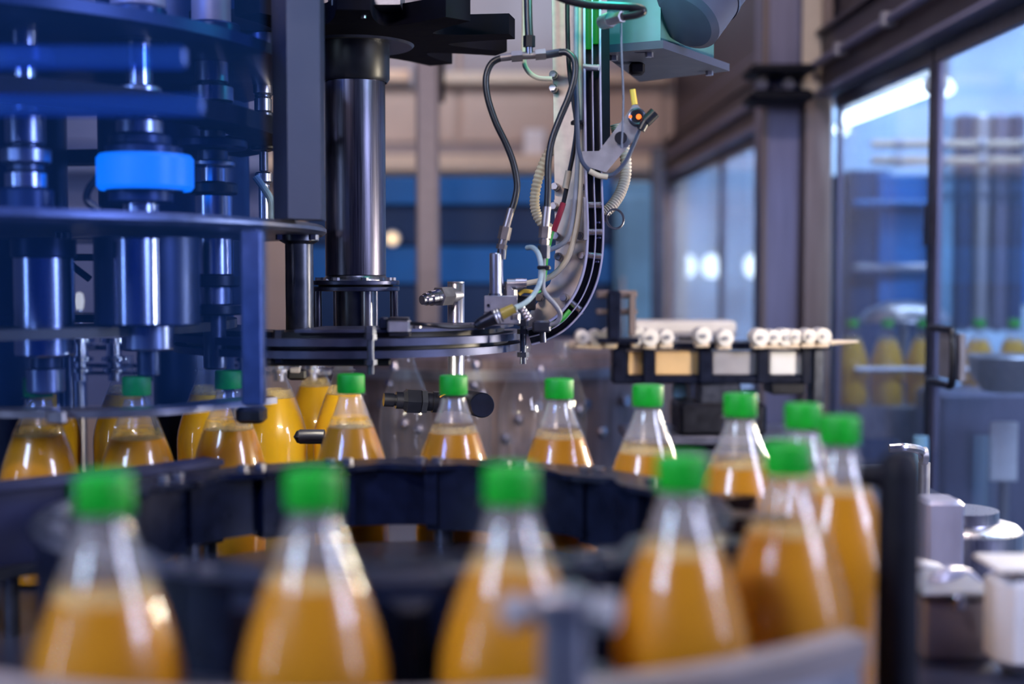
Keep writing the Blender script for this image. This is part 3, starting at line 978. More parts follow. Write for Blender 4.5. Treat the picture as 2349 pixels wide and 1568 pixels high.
# bolted bracket in the foreground
Yb = 0.615
t = thing('rail_bracket', 'blurred blue grey bracket with two bolts standing before the third bottle', 'bracket', (Q(1290, 1600, Yb).x, Yb, DECK))
a, b = Q(1238, 1375, Yb), Q(1345, 1560, Yb)
part('post', MB().cbox(((a.x + b.x) / 2, Yb, (a.z + DECK) / 2 - 0.002), (b.x - a.x, 0.016, a.z - DECK), 0.2), 'satin_steel', t)
q = Q(1290, 1383, Yb)
part('head', MB().cbox(q, (0.026, 0.02, 0.014), 0.25), 'satin_steel', t)
for px in (1196, 1375):
    c = Q(px, 1400, Yb)
    s = 1 if px > 1290 else -1
    k = part('clamp_screw', MB().cyl(c - Vector((s * 0.012, 0, 0)), c + Vector((s * 0.005, 0, 0)), 0.0055, n=14), 'grey_panel', t)
    part('knob', hexbolt(MB(), c - Vector((s * 0.001, 0, 0)), (s, -0.4, 0), 0.0085, 0.009), 'grey_panel', k)

# black post at right, near
Yn = 0.88
a, b = Q(2012, 1035, Yn), Q(2108, 1600, Yn)
t = thing('black_post', 'thick black post rising in the blurred right foreground', 'post', ((a.x + b.x) / 2, Yn, DECK))
part('shaft', MB().lathe([(0, DECK), (0.0145, DECK), (0.0145, a.z - 0.014), (0.012, a.z - 0.005), (0.006, a.z), (0, a.z)], ((a.x + b.x) / 2, Yn, 0), 24), 'black_matt', t)
part('knob', MB().cyl(((a.x + b.x) / 2 - 0.002, Yn, a.z - 0.016), ((a.x + b.x) / 2 - 0.024, Yn + 0.01, a.z - 0.018), 0.010, 0.008, 16), 'black_matt', t)
part('foot', MB().lathe([(0, DECK), (0.026, DECK), (0.026, DECK + 0.008), (0.016, DECK + 0.012)], ((a.x + b.x) / 2, Yn, 0), 24), 'black_matt', t)

# lower right: bright steel drive unit and boxes
t = thing('drive_unit', 'bright steel drive unit at lower right beside the black post', 'machine', Q(2230, 1568, 1.35))
c = Q(2205, 1200, 1.45)
part('housing', MB().lathe([(0, DECK), (0.066, DECK), (0.066, c.z - 0.006), (0.060, c.z), (0.040, c.z + 0.004), (0.040, c.z + 0.016), (0, c.z + 0.016)], (c.x, 1.45, 0), 40), 'steel', t)
part('flange', MB().lathe([(0.066, c.z - 0.10), (0.082, c.z - 0.10), (0.082, c.z - 0.085), (0.066, c.z - 0.085)], (c.x, 1.45, 0), 40), 'chrome', t)
part('side_box', pxbox(MB(), 2128, 2212, 1150, 1350, 1.33, 0.05, 0.1), 'pale_lilac', t)
part('lever', MB().tube([Q(2084, 1288, 1.2), Q(2115, 1296, 1.2), Q(2150, 1304, 1.24), Q(2160, 1310, 1.34)], 0.0055, 10), 'white_plastic', t)
t = thing('white_cover', 'bright white upright cover cut by the right picture edge', 'cover', Q(2340, 1556, 1.05))
part('shell', pxbox(MB(), 2298, 2420, 1316, 1554, 1.04, 0.05, 0.25), 'white_panel', t)
part('lip', pxbox(MB(), 2292, 2426, 1304, 1316, 1.035, 0.06, 0.3), 'white_plastic', t)
t = thing('sheet_box', 'pale lilac sheet metal box left of the white cover', 'box', Q(2200, 1545, 1.10))
part('body', pxbox(MB(), 2122, 2284, 1372, 1516, 1.10, 0.07, 0.06), 'pale_lilac', t)
part('lid', pxbox(MB(), 2116, 2290, 1358, 1372, 1.094, 0.082, 0.3), 'satin_steel', t)
part('latch', pxbox(MB(), 2190, 2216, 1366, 1404, 1.088, 0.006, 0.3), 'chrome', t)
part('hose_stub', MB().tube([Q(2150, 1358, 1.14), Q(2150, 1335, 1.14), Q(2175, 1318, 1.15), Q(2215, 1322, 1.18), Q(2240, 1345, 1.2)], 0.008, 12), 'pale_lilac', t)
t = thing('reflection_plate', 'white upright plate standing in for a reflection near the guard pane', 'plate', Q(2302, 1110, 2.9))  # plate put in place of a bright reflection
part('plate', pxbox(MB(), 2274, 2334, 968, 1104, 2.9, 0.01, 0.3), 'white_panel', t)
part('stand', pxbox(MB(), 2298, 2310, 1100, 1500, 2.92, 0.02, 0.2), 'satin_steel', t)
t = thing('side_machine', 'grey machine block behind the guard below the aisle conveyor', 'machine', Q(2260, 1400, 2.9))
part('body', pxbox(MB(), 2160, 2460, 900, 1700, 3.0, 0.2, 0.05), 'alu_lilac', t)
part('side_pipe', MB().cyl(Q(2112, 1700, 2.45), Q(2112, 1000, 2.45), 0.014), 'pale_blue', t)
part('bowl', MB().lathe([(0, -0.05), (0.05, -0.045), (0.075, -0.01), (0.085, 0.03), (0.08, 0.035), (0, 0.03)], Q(2310, 850, 2.85), 28), 'satin_steel', t)
t = thing('grab_rail', 'thin chrome rail end gleaming right of the rightmost cap', 'rail', Q(2075, 1030, 1.7))
part('bar', MB().tube([Q(2040, 1028, 1.7), Q(2080, 1026, 1.7), Q(2112, 1034, 1.72), Q(2120, 1060, 1.75)], 0.006, 10), 'chrome', t)
part('socket', MB().cyl(Q(2112, 1045, 1.73), Q(2125, 1045, 1.73), 0.012), 'satin_steel', t)
part('post', MB().cyl(Q(2120, 1060, 1.75), Vector((Q(2120, 1060, 1.75).x, 1.75, DECK)), 0.008), 'satin_steel', t)

# ================================================================== FILLER BODY behind
Yf = 3.0
t = thing('filler_drum', 'brownish stainless filler drum behind the empty bottles', 'machine', (Q(1150, 900, Yf).x, Yf, 0))
cx = Q(1120, 900, Yf).x
ztop = Q(1120, 806, 2.7).z
part('shell', MB().lathe([(0, DECK - 0.5), (0.40, DECK - 0.5), (0.40, ztop - 0.01), (0.39, ztop), (0, ztop)], (cx, 2.97, 0), 64), 'drum_steel', t)
part('rim', MB().lathe([(0.40, ztop - 0.05), (0.412, ztop - 0.05), (0.412, ztop - 0.03), (0.40, ztop - 0.03)], (cx, 2.97, 0), 64), 'steel', t)
for i in range(9):
    a = math.radians(-150 + i * 15)
    q = Vector((cx + 0.404 * math.cos(a), 2.97 + 0.404 * math.sin(a), 0))
    part('bolt', MB().cyl(q + Vector((0, 0, ztop - 0.10)), q + Vector((0.010 * math.cos(a), 0.010 * math.sin(a), ztop - 0.10)), 0.011, n=6), 'chrome', t)
def on_drum(px, py):
    lo, hi = 2.3, 2.97
    for _ in range(40):
        m_ = (lo + hi) / 2
        q_ = Q(px, py, m_)
        if (q_.x - cx) ** 2 + (q_.y - 2.97) ** 2 > 0.40 ** 2: lo = m_
        else: hi = m_
    return Q(px, py, lo)
for px, py in ((905, 842), (928, 972), (962, 985), (1088, 884), (1092, 838), (1108, 905), (1190, 962), (895, 880), (1240, 850), (1010, 1010), (1160, 1005), (1330, 940), (1380, 990)):
    q = on_drum(px, py)
    part('glint_dome', MB().lathe([(0, -0.012), (0.008, -0.0095), (0.0125, 0), (0.008, 0.0095), (0, 0.012)], q, 16), 'chrome', t)  # domes added to catch lamp glints
part('base', MB().lathe([(0, 0), (0.40, 0), (0.40, DECK - 0.5), (0, DECK - 0.5)], (cx, 2.97, 0), 32), 'plate_steel', t)

# rinser conveyor with white rollers, right of centre
Yr = 2.30
t = thing('roller_track', 'dark track with windows carrying white rollers behind right-hand caps', 'conveyor', (Q(1650, 900, Yr).x, Yr, DECK))
part('top_bar', pxbox(MB(), 1405, 1905, 786, 802, Yr, 0.10, 0.2), 'navy_plastic', t)
part('bottom_bar', pxbox(MB(), 1420, 1850, 860, 880, Yr, 0.08, 0.2), 'navy_plastic', t)
for (x0, x1, m) in ((1438, 1476, 'warm_panel'), (1500, 1606, 'warm_panel'), (1632, 1738, 'grey_panel'), (1764, 1842, 'white_panel')):  # panel colours stand in for the bright background behind the openings
    part('light_panel', pxbox(MB(), x0, x1, 804, 862, Yr + 0.012, 0.012, 0.3), m, t)
for x0, x1 in ((1405, 1438), (1476, 1502), (1604, 1634), (1738, 1764), (1842, 1862)):
    part('upright', pxbox(MB(), x0, x1, 800, 880, Yr - 0.005, 0.06, 0.1), 'navy_plastic', t)
part('end_bracket', pxbox(MB(), 1866, 1892, 790, 940, Yr + 0.02, 0.05, 0.15), 'dark_steel', t)
part('drive_case', pxbox(MB(), 1560, 1760, 925, 1000, Yr - 0.02, 0.14, 0.12), 'black_plastic', t)
part('motor_case', pxbox(MB(), 1605, 1700, 878, 930, Yr, 0.08, 0.12), 'dark_steel', t)
part('motor_case', pxbox(MB(), 1770, 1848, 878, 905, Yr, 0.08, 0.12), 'black_plastic', t)
part('base_plate', pxbox(MB(), 1440, 1900, 1000, 1022, Yr - 0.03, 0.2, 0.2), 'plate_steel', t)
part('pedestal', pxbox(MB(), 1500, 1850, 1022, 1300, Yr, 0.14, 0.05), 'plate_steel', t)
part('side_panel', pxbox(MB(), 1700, 1742, 895, 930, Yr + 0.05, 0.02, 0.2), 'pale_blue', t)
part('side_panel', pxbox(MB(), 1545, 1575, 880, 915, Yr + 0.05, 0.02, 0.2), 'pale_blue', t)
zr = Q(0, 776, Yr).z
for i, px in enumerate((1336, 1368, 1398, 1462, 1486, 1530, 1610, 1660, 1740, 1768, 1796, 1822, 1852, 1882)):
    q = Q(px + random.uniform(-4, 4), 772 + random.uniform(-3, 3), Yr - 0.02 + random.uniform(-0.006, 0.006))
    ro = MB()
    r = random.uniform(0.0125, 0.0155)
    ro.cyl(q - Vector((0, 0.018, 0)), q + Vector((0, 0.030, 0)), r, n=18)
    ro.cyl(q - Vector((0, 0.021, 0)), q - Vector((0, 0.018, 0)), r * 0.85, n=18)
    o = part('roller', ro, 'white_plastic', t)
    part('pin', MB().cyl(q - Vector((0, 0.028, 0)), q - Vector((0, 0.020, 0)), 0.0042, n=10), 'satin_steel', o)
    part('saddle', MB().cbox(q + Vector((0, 0.005, -0.0155)), (0.024, 0.03, 0.010), 0.2), 'rail_cream', t)
part('roller_shelf', pxbox(MB(), 1300, 1420, 786, 800, Yr, 0.10, 0.2), 'rail_cream', t)
t = thing('belt_cover', 'long pale cover strip lying behind the white rollers', 'cover', Q(1575, 765, 2.5))
part('strip', pxbox(MB(), 1455, 1690, 736, 766, 2.5, 0.1, 0.2), 'white_plastic', t)
mbb = MB()
part('edge', pxbox(MB(), 1452, 1693, 766, 772, 2.49, 0.12, 0.2), 'grey_panel', t)
part('support', pxbox(MB(), 1560, 1590, 772, 1200, 2.53, 0.04, 0.1), 'plate_steel', t)
t = thing('pointed_rod', 'thin pale pointed rod sticking out at the end of the rollers', 'rod', Q(1935, 785, Yr))
part('rod', MB().cyl(Q(1893, 786, Yr), Q(1968, 783, Yr), 0.0055, 0.002, 12), 'rail_cream', t)
part('socket', MB().cyl(Q(1888, 787, Yr), Q(1902, 786, Yr), 0.009, n=14), 'chrome', t)
# dark bracket tower at the left end of the track
t = thing('sensor_tower', 'dark bracket tower with pinkish cross bars left of the rollers', 'bracket', Q(1410, 780, 2.2))
part('upright', pxbox(MB(), 1394, 1424, 666, 786, 2.22, 0.03, 0.15), 'navy_plastic', t)
part('upright', pxbox(MB(), 1444, 1458, 672, 770, 2.22, 0.02, 0.15), 'alu_brown', t)
for y0, y1 in ((666, 684), (708, 722)):
    part('cross_bar', pxbox(MB(), 1368, 1462, y0, y1, 2.235, 0.016, 0.2), 'alu_brown', t)
part('base', pxbox(MB(), 1372, 1466, 776, 786, 2.22, 0.05, 0.2), 'navy_plastic', t)

# ================================================================== CAPPER TURRET (left)
TC = Vector((-0.70, 1.58, 0))
t = thing('capper_turret', 'dark blue capper turret with round plates at far left', 'machine', (TC.x, TC.y, DECK))
core_c = Vector((Q(402, 500, 1.88).x, 1.88, 0))
part('core', MB().lathe([(0, D(-0.04)), (0.100, D(-0.04)), (0.105, D(-0.03)), (0.105, D(0.42)), (0, D(0.42))], core_c, 48), 'turret_blue', t)
part('core_foot', MB().lathe([(0, DECK), (0.06, DECK), (0.06, D(-0.04)), (0, D(-0.04))], core_c + Vector((0, 0.1, 0)), 32), 'turret_blue', t)
zp = D(0.052)
part('upper_plate', MB().lathe([(0, zp - 0.001), (0.467, zp - 0.001), (0.472, zp + 0.003), (0.472, zp + 0.007), (0.468, zp + 0.011), (0, zp + 0.011)], TC, 128), 'plate_steel', t)
# far-left column and rings
part('left_column', MB().lathe([(0, DECK), (0.074, DECK), (0.074, D(0.24)), (0, D(0.24))], (-0.72, 1.90, 0), 40), 'turret_blue', t)
# column with two faces standing on the plate
a, b, c2 = Q(626, 400, 1.46), Q(660, 400, 1.415), Q(736, 400, 1.44)
col = MB()
zc0, zc1 = zp + 0.011, D(0.42)
col.prism([Vector((a.x, 1.46, zc0)), Vector((b.x, 1.415, zc0)), Vector((c2.x, 1.44, zc0)), Vector((c2.x, 1.475, zc0)), Vector((a.x, 1.475, zc0))], (0, 0, zc1 - zc0))
part('column', col, 'column_grey', t)
part('head_carrier', MB().lathe([(0.365, D(0.168)), (0.42, D(0.168)), (0.42, D(0.188)), (0.365, D(0.188)), (0.365, D(0.168))], TC, 96), 'black_matt', t)
part('upper_cover', MB().lathe([(0, D(0.246)), (0.43, D(0.246)), (0.44, D(0.250)), (0.44, D(0.262)), (0, D(0.262))], TC, 96), 'turret_blue', t)
# posts below the upper plate
p = Q(687, 650, 1.60)
pp = part('post', MB().lathe([(0, D(-0.075)), (0.017, D(-0.075)), (0.017, zp - 0.012), (0.024, zp - 0.008), (0.024, zp - 0.001), (0, zp - 0.001)], (p.x, 1.60, 0), 28), 'dark_steel', t)
for dx in (-0.020, 0.020):
    part('bolt', hexbolt(MB(), (p.x + dx, 1.585, zp - 0.001), (0, 0, -1), 0.006, 0.006), 'steel', pp)
p = Q(581, 700, 1.36)
part('post', MB().cbox((p.x, 1.36, (zp + D(-0.135)) / 2 - 0.001), (0.0225, 0.0225, zp - D(-0.135) - 0.004), 0.12), 'plate_steel', t)
for px, r in ((135, 0.004), (152, 0.007)):
    q = Q(px, 700, 1.50)
    part('tie_rod', MB().cyl((q.x, 1.50, D(-0.16)), (q.x, 1.50, zp - 0.001), r, n=14), 'dark_steel', t)
# brass coloured ring low on the turret
part('neck_ring', MB().lathe([(0.245, D(-0.0625)), (0.36, D(-0.0625)), (0.36, D(-0.052)), (0.245, D(-0.052))], TC, 96), 'dull_brass', t, 'dull brass coloured ring')
part('tie_bar', MB().box((Q(182, 600, 1.85).x, 1.85, Q(182, 590, 1.85).z), (0.06, 0.01, 0.010)), 'black_matt', t)
part('tie_bar', MB().cyl(Q(160, 605, 1.84), Q(206, 640, 1.84), 0.005), 'black_matt', t)

# neck guide (lower curved plate)
t = thing('neck_guide', 'blurred curved neck guide plate under the capping heads', 'guide', (-0.42, 1.36, D(-0.137)))
path = spline([(-0.62, 1.33, 0), (-0.52, 1.305, 0), (-0.44, 1.302, 0), (-0.375, 1.315, 0), (-0.335, 1.345, 0), (-0.30, 1.40, 0), (-0.262, 1.455, 0)], 6)
ng = MB()
zz0, zz1 = D(-0.141), D(-0.134)
bb = len(ng.v)
for i, q in enumerate(path):
    tdir = (path[min(i + 1, len(path) - 1)] - path[max(i - 1, 0)]).normalized()
    nrm = Vector((-tdir.y, tdir.x, 0))
    for (o_, z) in ((0, zz0), (0.040, zz0), (0.040, zz1), (0, zz1)):
        s_ = q + nrm * o_
        ng.v.append(Vector((s_.x, s_.y, z)))
for i in range(len(path) - 1):
    for j in range(4):
        jj = (j + 1) % 4
        ng.f.append([bb + i * 4 + j, bb + i * 4 + jj, bb + i * 4 + 4 + jj, bb + i * 4 + 4 + j])
ng.f.append([bb, bb + 3, bb + 2, bb + 1])
e = bb + (len(path) - 1) * 4
ng.f.append([e, e + 1, e + 2, e + 3])
part('plate', ng, 'plate_steel', t)
q = Q(575, 935, 1.42)
part('clamp_block', MB().cbox((q.x, 1.425, D(-0.150)), (0.030, 0.03, 0.018), 0.2), 'black_plastic', t)
part('bracket', MB().cbox((-0.45, 1.29, D(-0.138)), (0.02, 0.015, 0.016), 0.2), 'steel', t)

# capping heads ---------------------------------------------------
def head(px, Y, label, segs, led=None):
    p = Q(px, 700, Y)
    zb = min(Q(px, s[1], Y).z for s in segs)
    t = thing('capping_head', label, 'capping head', (p.x, Y, zb), 'capping heads of the turret')
    k = S(Y)
    for (y0, y1, hw, name, m) in segs:
        za, zb_ = Q(px, y0, Y).z, Q(px, y1, Y).z
        r = hw * k
        ch = min(0.002, (za - zb_) * 0.2)
        part(name, MB().lathe([(0, zb_), (r - ch, zb_), (r, zb_ + ch), (r, za - ch), (r - ch, za), (0, za)], (p.x, Y, 0), 36), m, t)
    return t, p
segsA = [(-90, 20, 62, 'motor_can', 'post_pink'), (20, 96, 64, 'upper_collar', 'turret_blue'), (94, 200, 30, 'spindle', 'chrome'), (198, 268, 50, 'clutch_ring', 'steel'),
         (268, 275, 46, 'groove_ring', 'dark_steel'), (275, 310, 53, 'clutch_ring', 'steel'), (310, 336, 70, 'lower_collar', 'turret_blue'),
         (436, 466, 72, 'lamp_base', 'turret_blue'), (464, 508, 40, 'spindle', 'chrome')]
h, p = head(327, 1.38, 'capping head with glowing blue light ring', segsA)
za, zb_ = Q(340, 352, 1.36).z, Q(340, 434, 1.36).z
k = S(1.38)
part('light_ring', MB().lathe([(0.041, zb_), (108 * k - 0.003, zb_), (108 * k, zb_ + 0.004), (108 * k, za - 0.004), (108 * k - 0.003, za), (0.041, za)], (p.x + 0.005, 1.38, 0), 64), 'led_blue', h, 'glowing blue light ring')
part('ring_core', MB().lathe([(0, zb_ - 0.001), (0.040, zb_ - 0.001), (0.040, za + 0.008), (0, za + 0.008)], (p.x + 0.004, 1.38, 0), 32), 'turret_blue', h)
part('hose_stub', MB().tube([Q(232, 400, 1.37), Q(205, 430, 1.37), Q(200, 460, 1.37), Q(228, 482, 1.37)], 0.004, 8), 'black_plastic', h)
for (y0, y1, hw, name, m) in ((545, 745, 118, 'outer_sleeve', 'turret_blue'), (745, 802, 58, 'chuck', 'steel'), (802, 862, 26, 'chuck_tip', 'dark_steel')):
    za, zb_ = Q(327, y0, 1.40).z, Q(327, y1, 1.40).z
    r = hw * S(1.40)
    part(name, MB().lathe([(0, zb_), (r - 0.002, zb_), (r, zb_ + 0.002), (r, za), (0, za)], (p.x, 1.40, 0), 40), m, h)
part('inner_sleeve', MB().cyl((p.x + 0.002, 1.355, Q(0, 742, 1.36).z), (p.x + 0.002, 1.355, Q(0, 548, 1.36).z), 0.024, n=32), 'chrome', h)
segsB = [(-90, 56, 44, 'motor_can', 'post_pink'), (56, 122, 64, 'upper_collar', 'turret_blue'), (122, 140, 24, 'spindle', 'dark_steel'), (138, 192, 38, 'clutch_ring', 'steel'), (192, 197, 34, 'groove_ring', 'dark_steel'),
         (197, 236, 48, 'hex_ring', 'steel'), (236, 252, 34, 'groove_ring', 'dark_steel'), (252, 298, 34, 'spring_cup', 'chrome'), (298, 320, 28, 'spindle', 'dark_steel'), (320, 342, 78, 'cam_disc', 'turret_blue'),
         (342, 372, 34, 'spindle', 'dark_steel'), (370, 382, 50, 'thin_rim', 'steel'), (382, 420, 28, 'spindle', 'chrome'), (420, 446, 56, 'lower_collar', 'black_plastic'), (446, 512, 42, 'spindle', 'chrome')]
h2, p2 = head(492, 1.52, 'middle capping head with stacked steel rings', segsB)
for (y0, y1, hw, name, m) in ((548, 632, 44, 'inner_sleeve', 'chrome'), (632, 658, 62, 'lower_collar', 'black_plastic'), (658, 700, 40, 'chuck', 'steel'), (700, 722, 64, 'lower_collar', 'black_plastic'), (722, 846, 26, 'chuck_tip', 'dark_steel')):
    za, zb_ = Q(492, y0, 1.52).z, Q(492, y1, 1.52).z
    r = hw * S(1.52)
    part(name, MB().lathe([(0, zb_), (r - 0.002, zb_), (r, zb_ + 0.002), (r, za), (0, za)], (p2.x, 1.52, 0), 36), m, h2)
segsC = [(-90, 110, 34, 'motor_can', 'turret_blue'), (110, 165, 40, 'upper_collar', 'black_plastic'), (165, 218, 22, 'clutch_ring', 'steel'), (218, 224, 19, 'groove_ring', 'dark_steel'), (224, 258, 20, 'spring_cup', 'steel'),
         (258, 268, 24, 'groove_ring', 'dark_steel'), (268, 316, 21, 'spring_cup', 'chrome'), (316, 345, 30, 'cam_disc', 'black_plastic'), (345, 395, 10, 'spindle', 'dark_steel'), (395, 420, 20, 'spindle', 'steel'), (420, 516, 12, 'spindle', 'chrome')]
h3, p3 = head(608, 1.70, 'narrow capping head half hidden behind the turret column', segsC)
segsD = [(-90, 10, 70, 'motor_can', 'turret_blue'), (10, 110, 30, 'spindle', 'chrome'), (110, 150, 66, 'upper_collar', 'turret_blue'), (150, 262, 28, 'spindle', 'chrome'), (262, 332, 44, 'clutch_ring', 'steel'), (332, 340, 40, 'groove_ring', 'dark_steel'),
         (340, 376, 56, 'hex_ring', 'steel'), (376, 394, 40, 'groove_ring', 'dark_steel'), (394, 434, 46, 'spring_cup', 'chrome'), (434, 500, 60, 'lower_collar', 'turret_blue')]
h4, p4 = head(66, 1.33, 'leftmost capping head with a broad chrome sleeve below the plate', segsD)
for (y0, y1, hw, name, m) in ((548, 592, 72, 'lower_collar', 'turret_blue'), (592, 816, 66, 'inner_sleeve', 'chrome'), (816, 846, 34, 'groove_ring', 'dark_steel'), (846, 900, 42, 'chuck', 'steel')):
    za, zb_ = Q(66, y0, 1.375).z, Q(66, y1, 1.375).z
    r = hw * S(1.375)
    part(name, MB().lathe([(0, zb_), (r - 0.002, zb_), (r, zb_ + 0.002), (r, za), (0, za)], (p4.x, 1.375, 0), 36), m, h4)
# teal air line by the narrow head
single('air_line', MB().tube([Q(586, 405, 1.62), Q(604, 430, 1.62), Q(622, 462, 1.62), Q(624, 512, 1.62)], 0.0045, 10), 'clear_hose', 'short teal air line bent beside the narrow capping head', 'hose')

# guard pane of the capper
Yg = 1.05
a, b = Q(-80, -60, Yg), Q(612, 936, Yg)
t = thing('capper_guard', 'bluish clear guard pane in front of the capper turret', 'pane', ((a.x + b.x) / 2, Yg, b.z))
part('sheet', MB().box(((a.x + b.x) / 2, Yg, (a.z + b.z) / 2), (b.x - a.x, 0.005, a.z - b.z)), 'pane_blue', t)
for (y0_, y1_, xe) in ((104, 160, 430), (216, 268, 470)):  # translucent bars painted in for hazy reflections on the glass
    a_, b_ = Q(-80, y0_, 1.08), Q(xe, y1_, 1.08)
    part('reflection_bar', MB().cbox(((a_.x + b_.x) / 2, 1.08, (a_.z + b_.z) / 2), (b_.x - a_.x, 0.008, a_.z - b_.z), 0.4), 'reflection_band', t)
part('hanger', MB().cyl((a.x + 0.02, Yg, a.z - 0.01), (a.x + 0.02, Yg, a.z + 0.3), 0.006), 'satin_steel', t)
part('hanger', MB().cyl((b.x - 0.02, Yg, a.z - 0.01), (b.x - 0.02, Yg, a.z + 0.3), 0.006), 'satin_steel', t)

# filler parts glimpsed left between the capper rods
t = thing('filler_valves', 'row of shiny filler valve parts behind the capper rods', 'machine', Q(300, 900, 2.1))
for i, px in enumerate((185, 262, 345, 470, 560, 640, 715)):
    q = Q(px, 830, 2.10)
    part('valve', MB().lathe([(0, -0.030), (0.010, -0.030), (0.010, -0.018), (0.018, -0.016), (0.018, -0.010), (0.011, -0.008), (0.011, 0.0), (0.020, 0.002), (0.020, 0.008), (0.012, 0.010), (0.012, 0.030), (0.022, 0.032), (0.022, 0.040), (0, 0.04)], (q.x, 2.10, q.z), 22), 'chrome', t)
a, b = Q(100, 795, 2.13), Q(760, 795, 2.13)
part('carrier_bar', MB().cbox(((a.x + b.x) / 2, 2.13, a.z), (b.x - a.x, 0.03, 0.010), 0.2), 'steel', t)
part('carrier_bar', MB().cbox(((a.x + b.x) / 2, 2.13, a.z - 0.042), (b.x - a.x, 0.03, 0.006), 0.2), 'steel', t)
part('front_bar', MB().cyl(Q(100, 838, 2.12), Q(760, 838, 2.12), 0.004), 'chrome', t)
part('support', MB().cyl((a.x + 0.05, 2.15, DECK), (a.x + 0.05, 2.15, a.z), 0.012), 'steel', t)
q = Q(182, 690, 2.13)
t = thing('valve_lamp', 'small warm lamp gleaming between the capper rods', 'lamp', (q.x, 2.13, a.z))
part('bulb', MB().lathe([(0, -0.016), (0.006, -0.013), (0.008, 0), (0.006, 0.012), (0, 0.015)], q, 14), 'led_warm', t)
part('stem', MB().cyl((q.x, 2.13, a.z + 0.004), (q.x, 2.13, q.z - 0.014), 0.004), 'steel', t)

# ================================================================== STEEL SHAFT, STAR, CAP RING (centre, in focus)
Ys = 1.76
sx = Q(815, 400, Ys).x
sc = Vector((sx, Ys, 0))
k = S(Ys)
t = thing('drive_shaft', 'polished steel drive shaft with black collar in the middle', 'shaft', (sx, Ys, D(-0.085)))
zt_, zb_ = Q(815, 150, Ys).z, Q(815, 632, Ys).z
part('tube', MB().lathe([(0, zb_), (0.0395, zb_), (0.0405, zb_ + 0.001), (0.0405, zt_), (0, zt_)], sc, 64), 'shaft_steel', t)
zc0, zc1 = Q(815, 190, Ys).z, D(0.312)
part('collar', MB().lathe([(0.0415, zc0), (0.043, zc0 - 0.000), (0.0465, zc0 + 0.005), (0.0465, zc1 - 0.001), (0, zc1 - 0.001)], sc, 64), 'black_plastic', t)
part('hub_disc', MB().lathe([(0, zc1 - 0.003), (0.075, zc1 - 0.003), (0.078, zc1), (0, zc1)], sc + Vector((0.0, 0.02, 0)), 48), 'dark_steel', t)
z1, z2 = Q(815, 643, Ys).z, Q(815, 653, Ys).z
fl = part('flange', MB().lathe([(0, z2), (0.0575, z2), (0.0583, z2 + 0.0008), (0.0583, z1 - 0.0008), (0.0575, z1), (0, z1)], sc, 64), 'ring_steel', t)
z3, z4 = Q(815, 657, Ys).z, Q(815, 667, Ys).z
part('flange', MB().lathe([(0, z4), (0.0575, z4), (0.0583, z4 + 0.0008), (0.0583, z3 - 0.0008), (0.0575, z3), (0, z3)], sc, 64), 'ring_steel', t)
part('gasket', MB().lathe([(0, z3), (0.05, z3), (0.05, z2), (0, z2)], sc, 40), 'black_matt', t)
part('seat_ring', MB().lathe([(0, z1), (0.043, z1), (0.043, z1 + 0.002), (0.040, zb_), (0, zb_)], sc, 48), 'steel', t)
for i in range(8):
    a = i * PI / 4 + 0.35
    part('bolt', hexbolt(MB(), sc + Vector((0.050 * math.cos(a), 0.050 * math.sin(a), z1)), (0, 0, 1), 0.0052, 0.004), 'steel', fl)
for i, a in enumerate((-2.75, -0.15, 1.2, 2.2)):
    q = sc + Vector((0.0525 * math.cos(a), 0.0525 * math.sin(a), 0))
    part('standoff', MB().cyl((q.x, q.y, D(-0.072)), (q.x, q.y, z4), 0.0055, n=16), 'shaft_steel', t)
part('lower_tube', MB().lathe([(0, D(-0.085)), (0.0275, D(-0.085)), (0.0275, z4), (0, z4)], sc, 48), 'dark_steel', t)
part('lower_rod', MB().cyl((sx + 0.018, Ys - 0.026, D(-0.084)), (sx + 0.018, Ys - 0.026, z4), 0.0085, n=20), 'steel', t)
part('upper_rod', MB().cyl((sx - 0.012, Ys, D(0.338)), (sx - 0.012, Ys, D(0.46)), 0.020, n=24), 'dark_steel', t)

# black star wheel on top
zs0, zs1 = D(0.312), D(0.338)
poly = []
NA = 10
R1, R0 = 0.215, 0.125
off = math.radians(-11.5)
for i in range(NA):
    a = off + i * 2 * PI / NA
    hw = math.radians(5.2)
    poly.append((R1, a - hw)); poly.append((R1, a + hw))
    # concave pocket to next arm
    for j in range(1, 10):
        f = j / 10
        aa = a + hw + f * (2 * PI / NA - 2 * hw)
        rr = R1 - (R1 - R0) * (math.sin(PI * f) ** 0.6)
        poly.append((rr, aa))
pts = [sc + Vector((r * math.cos(a), r * math.sin(a), zs0)) for r, a in poly]
t2 = thing('cap_star', 'black star wheel with pocket arms on top of shaft', 'star wheel', (sx, Ys, zs0))
part('disc', MB().prism(pts, (0, 0, zs1 - zs0)), 'star_black', t2, sharp=50)
part('clamp_block', MB().prism([Q(760, 12, 1.60), Q(918, 10, 1.60), Q(918, -60, 1.60), Q(760, -60, 1.60)], (0, 0.07, 0)), 'dark_steel', t2)
part('hub_nut', MB().cyl((sx, Ys, zs1), (sx, Ys, zs1 + 0.03), 0.035, n=24), 'dark_steel', t2)
part('side_rod', MB().cyl(Q(834, 42, 1.58), Q(834, -60, 1.58), 0.0035), 'steel', t2)

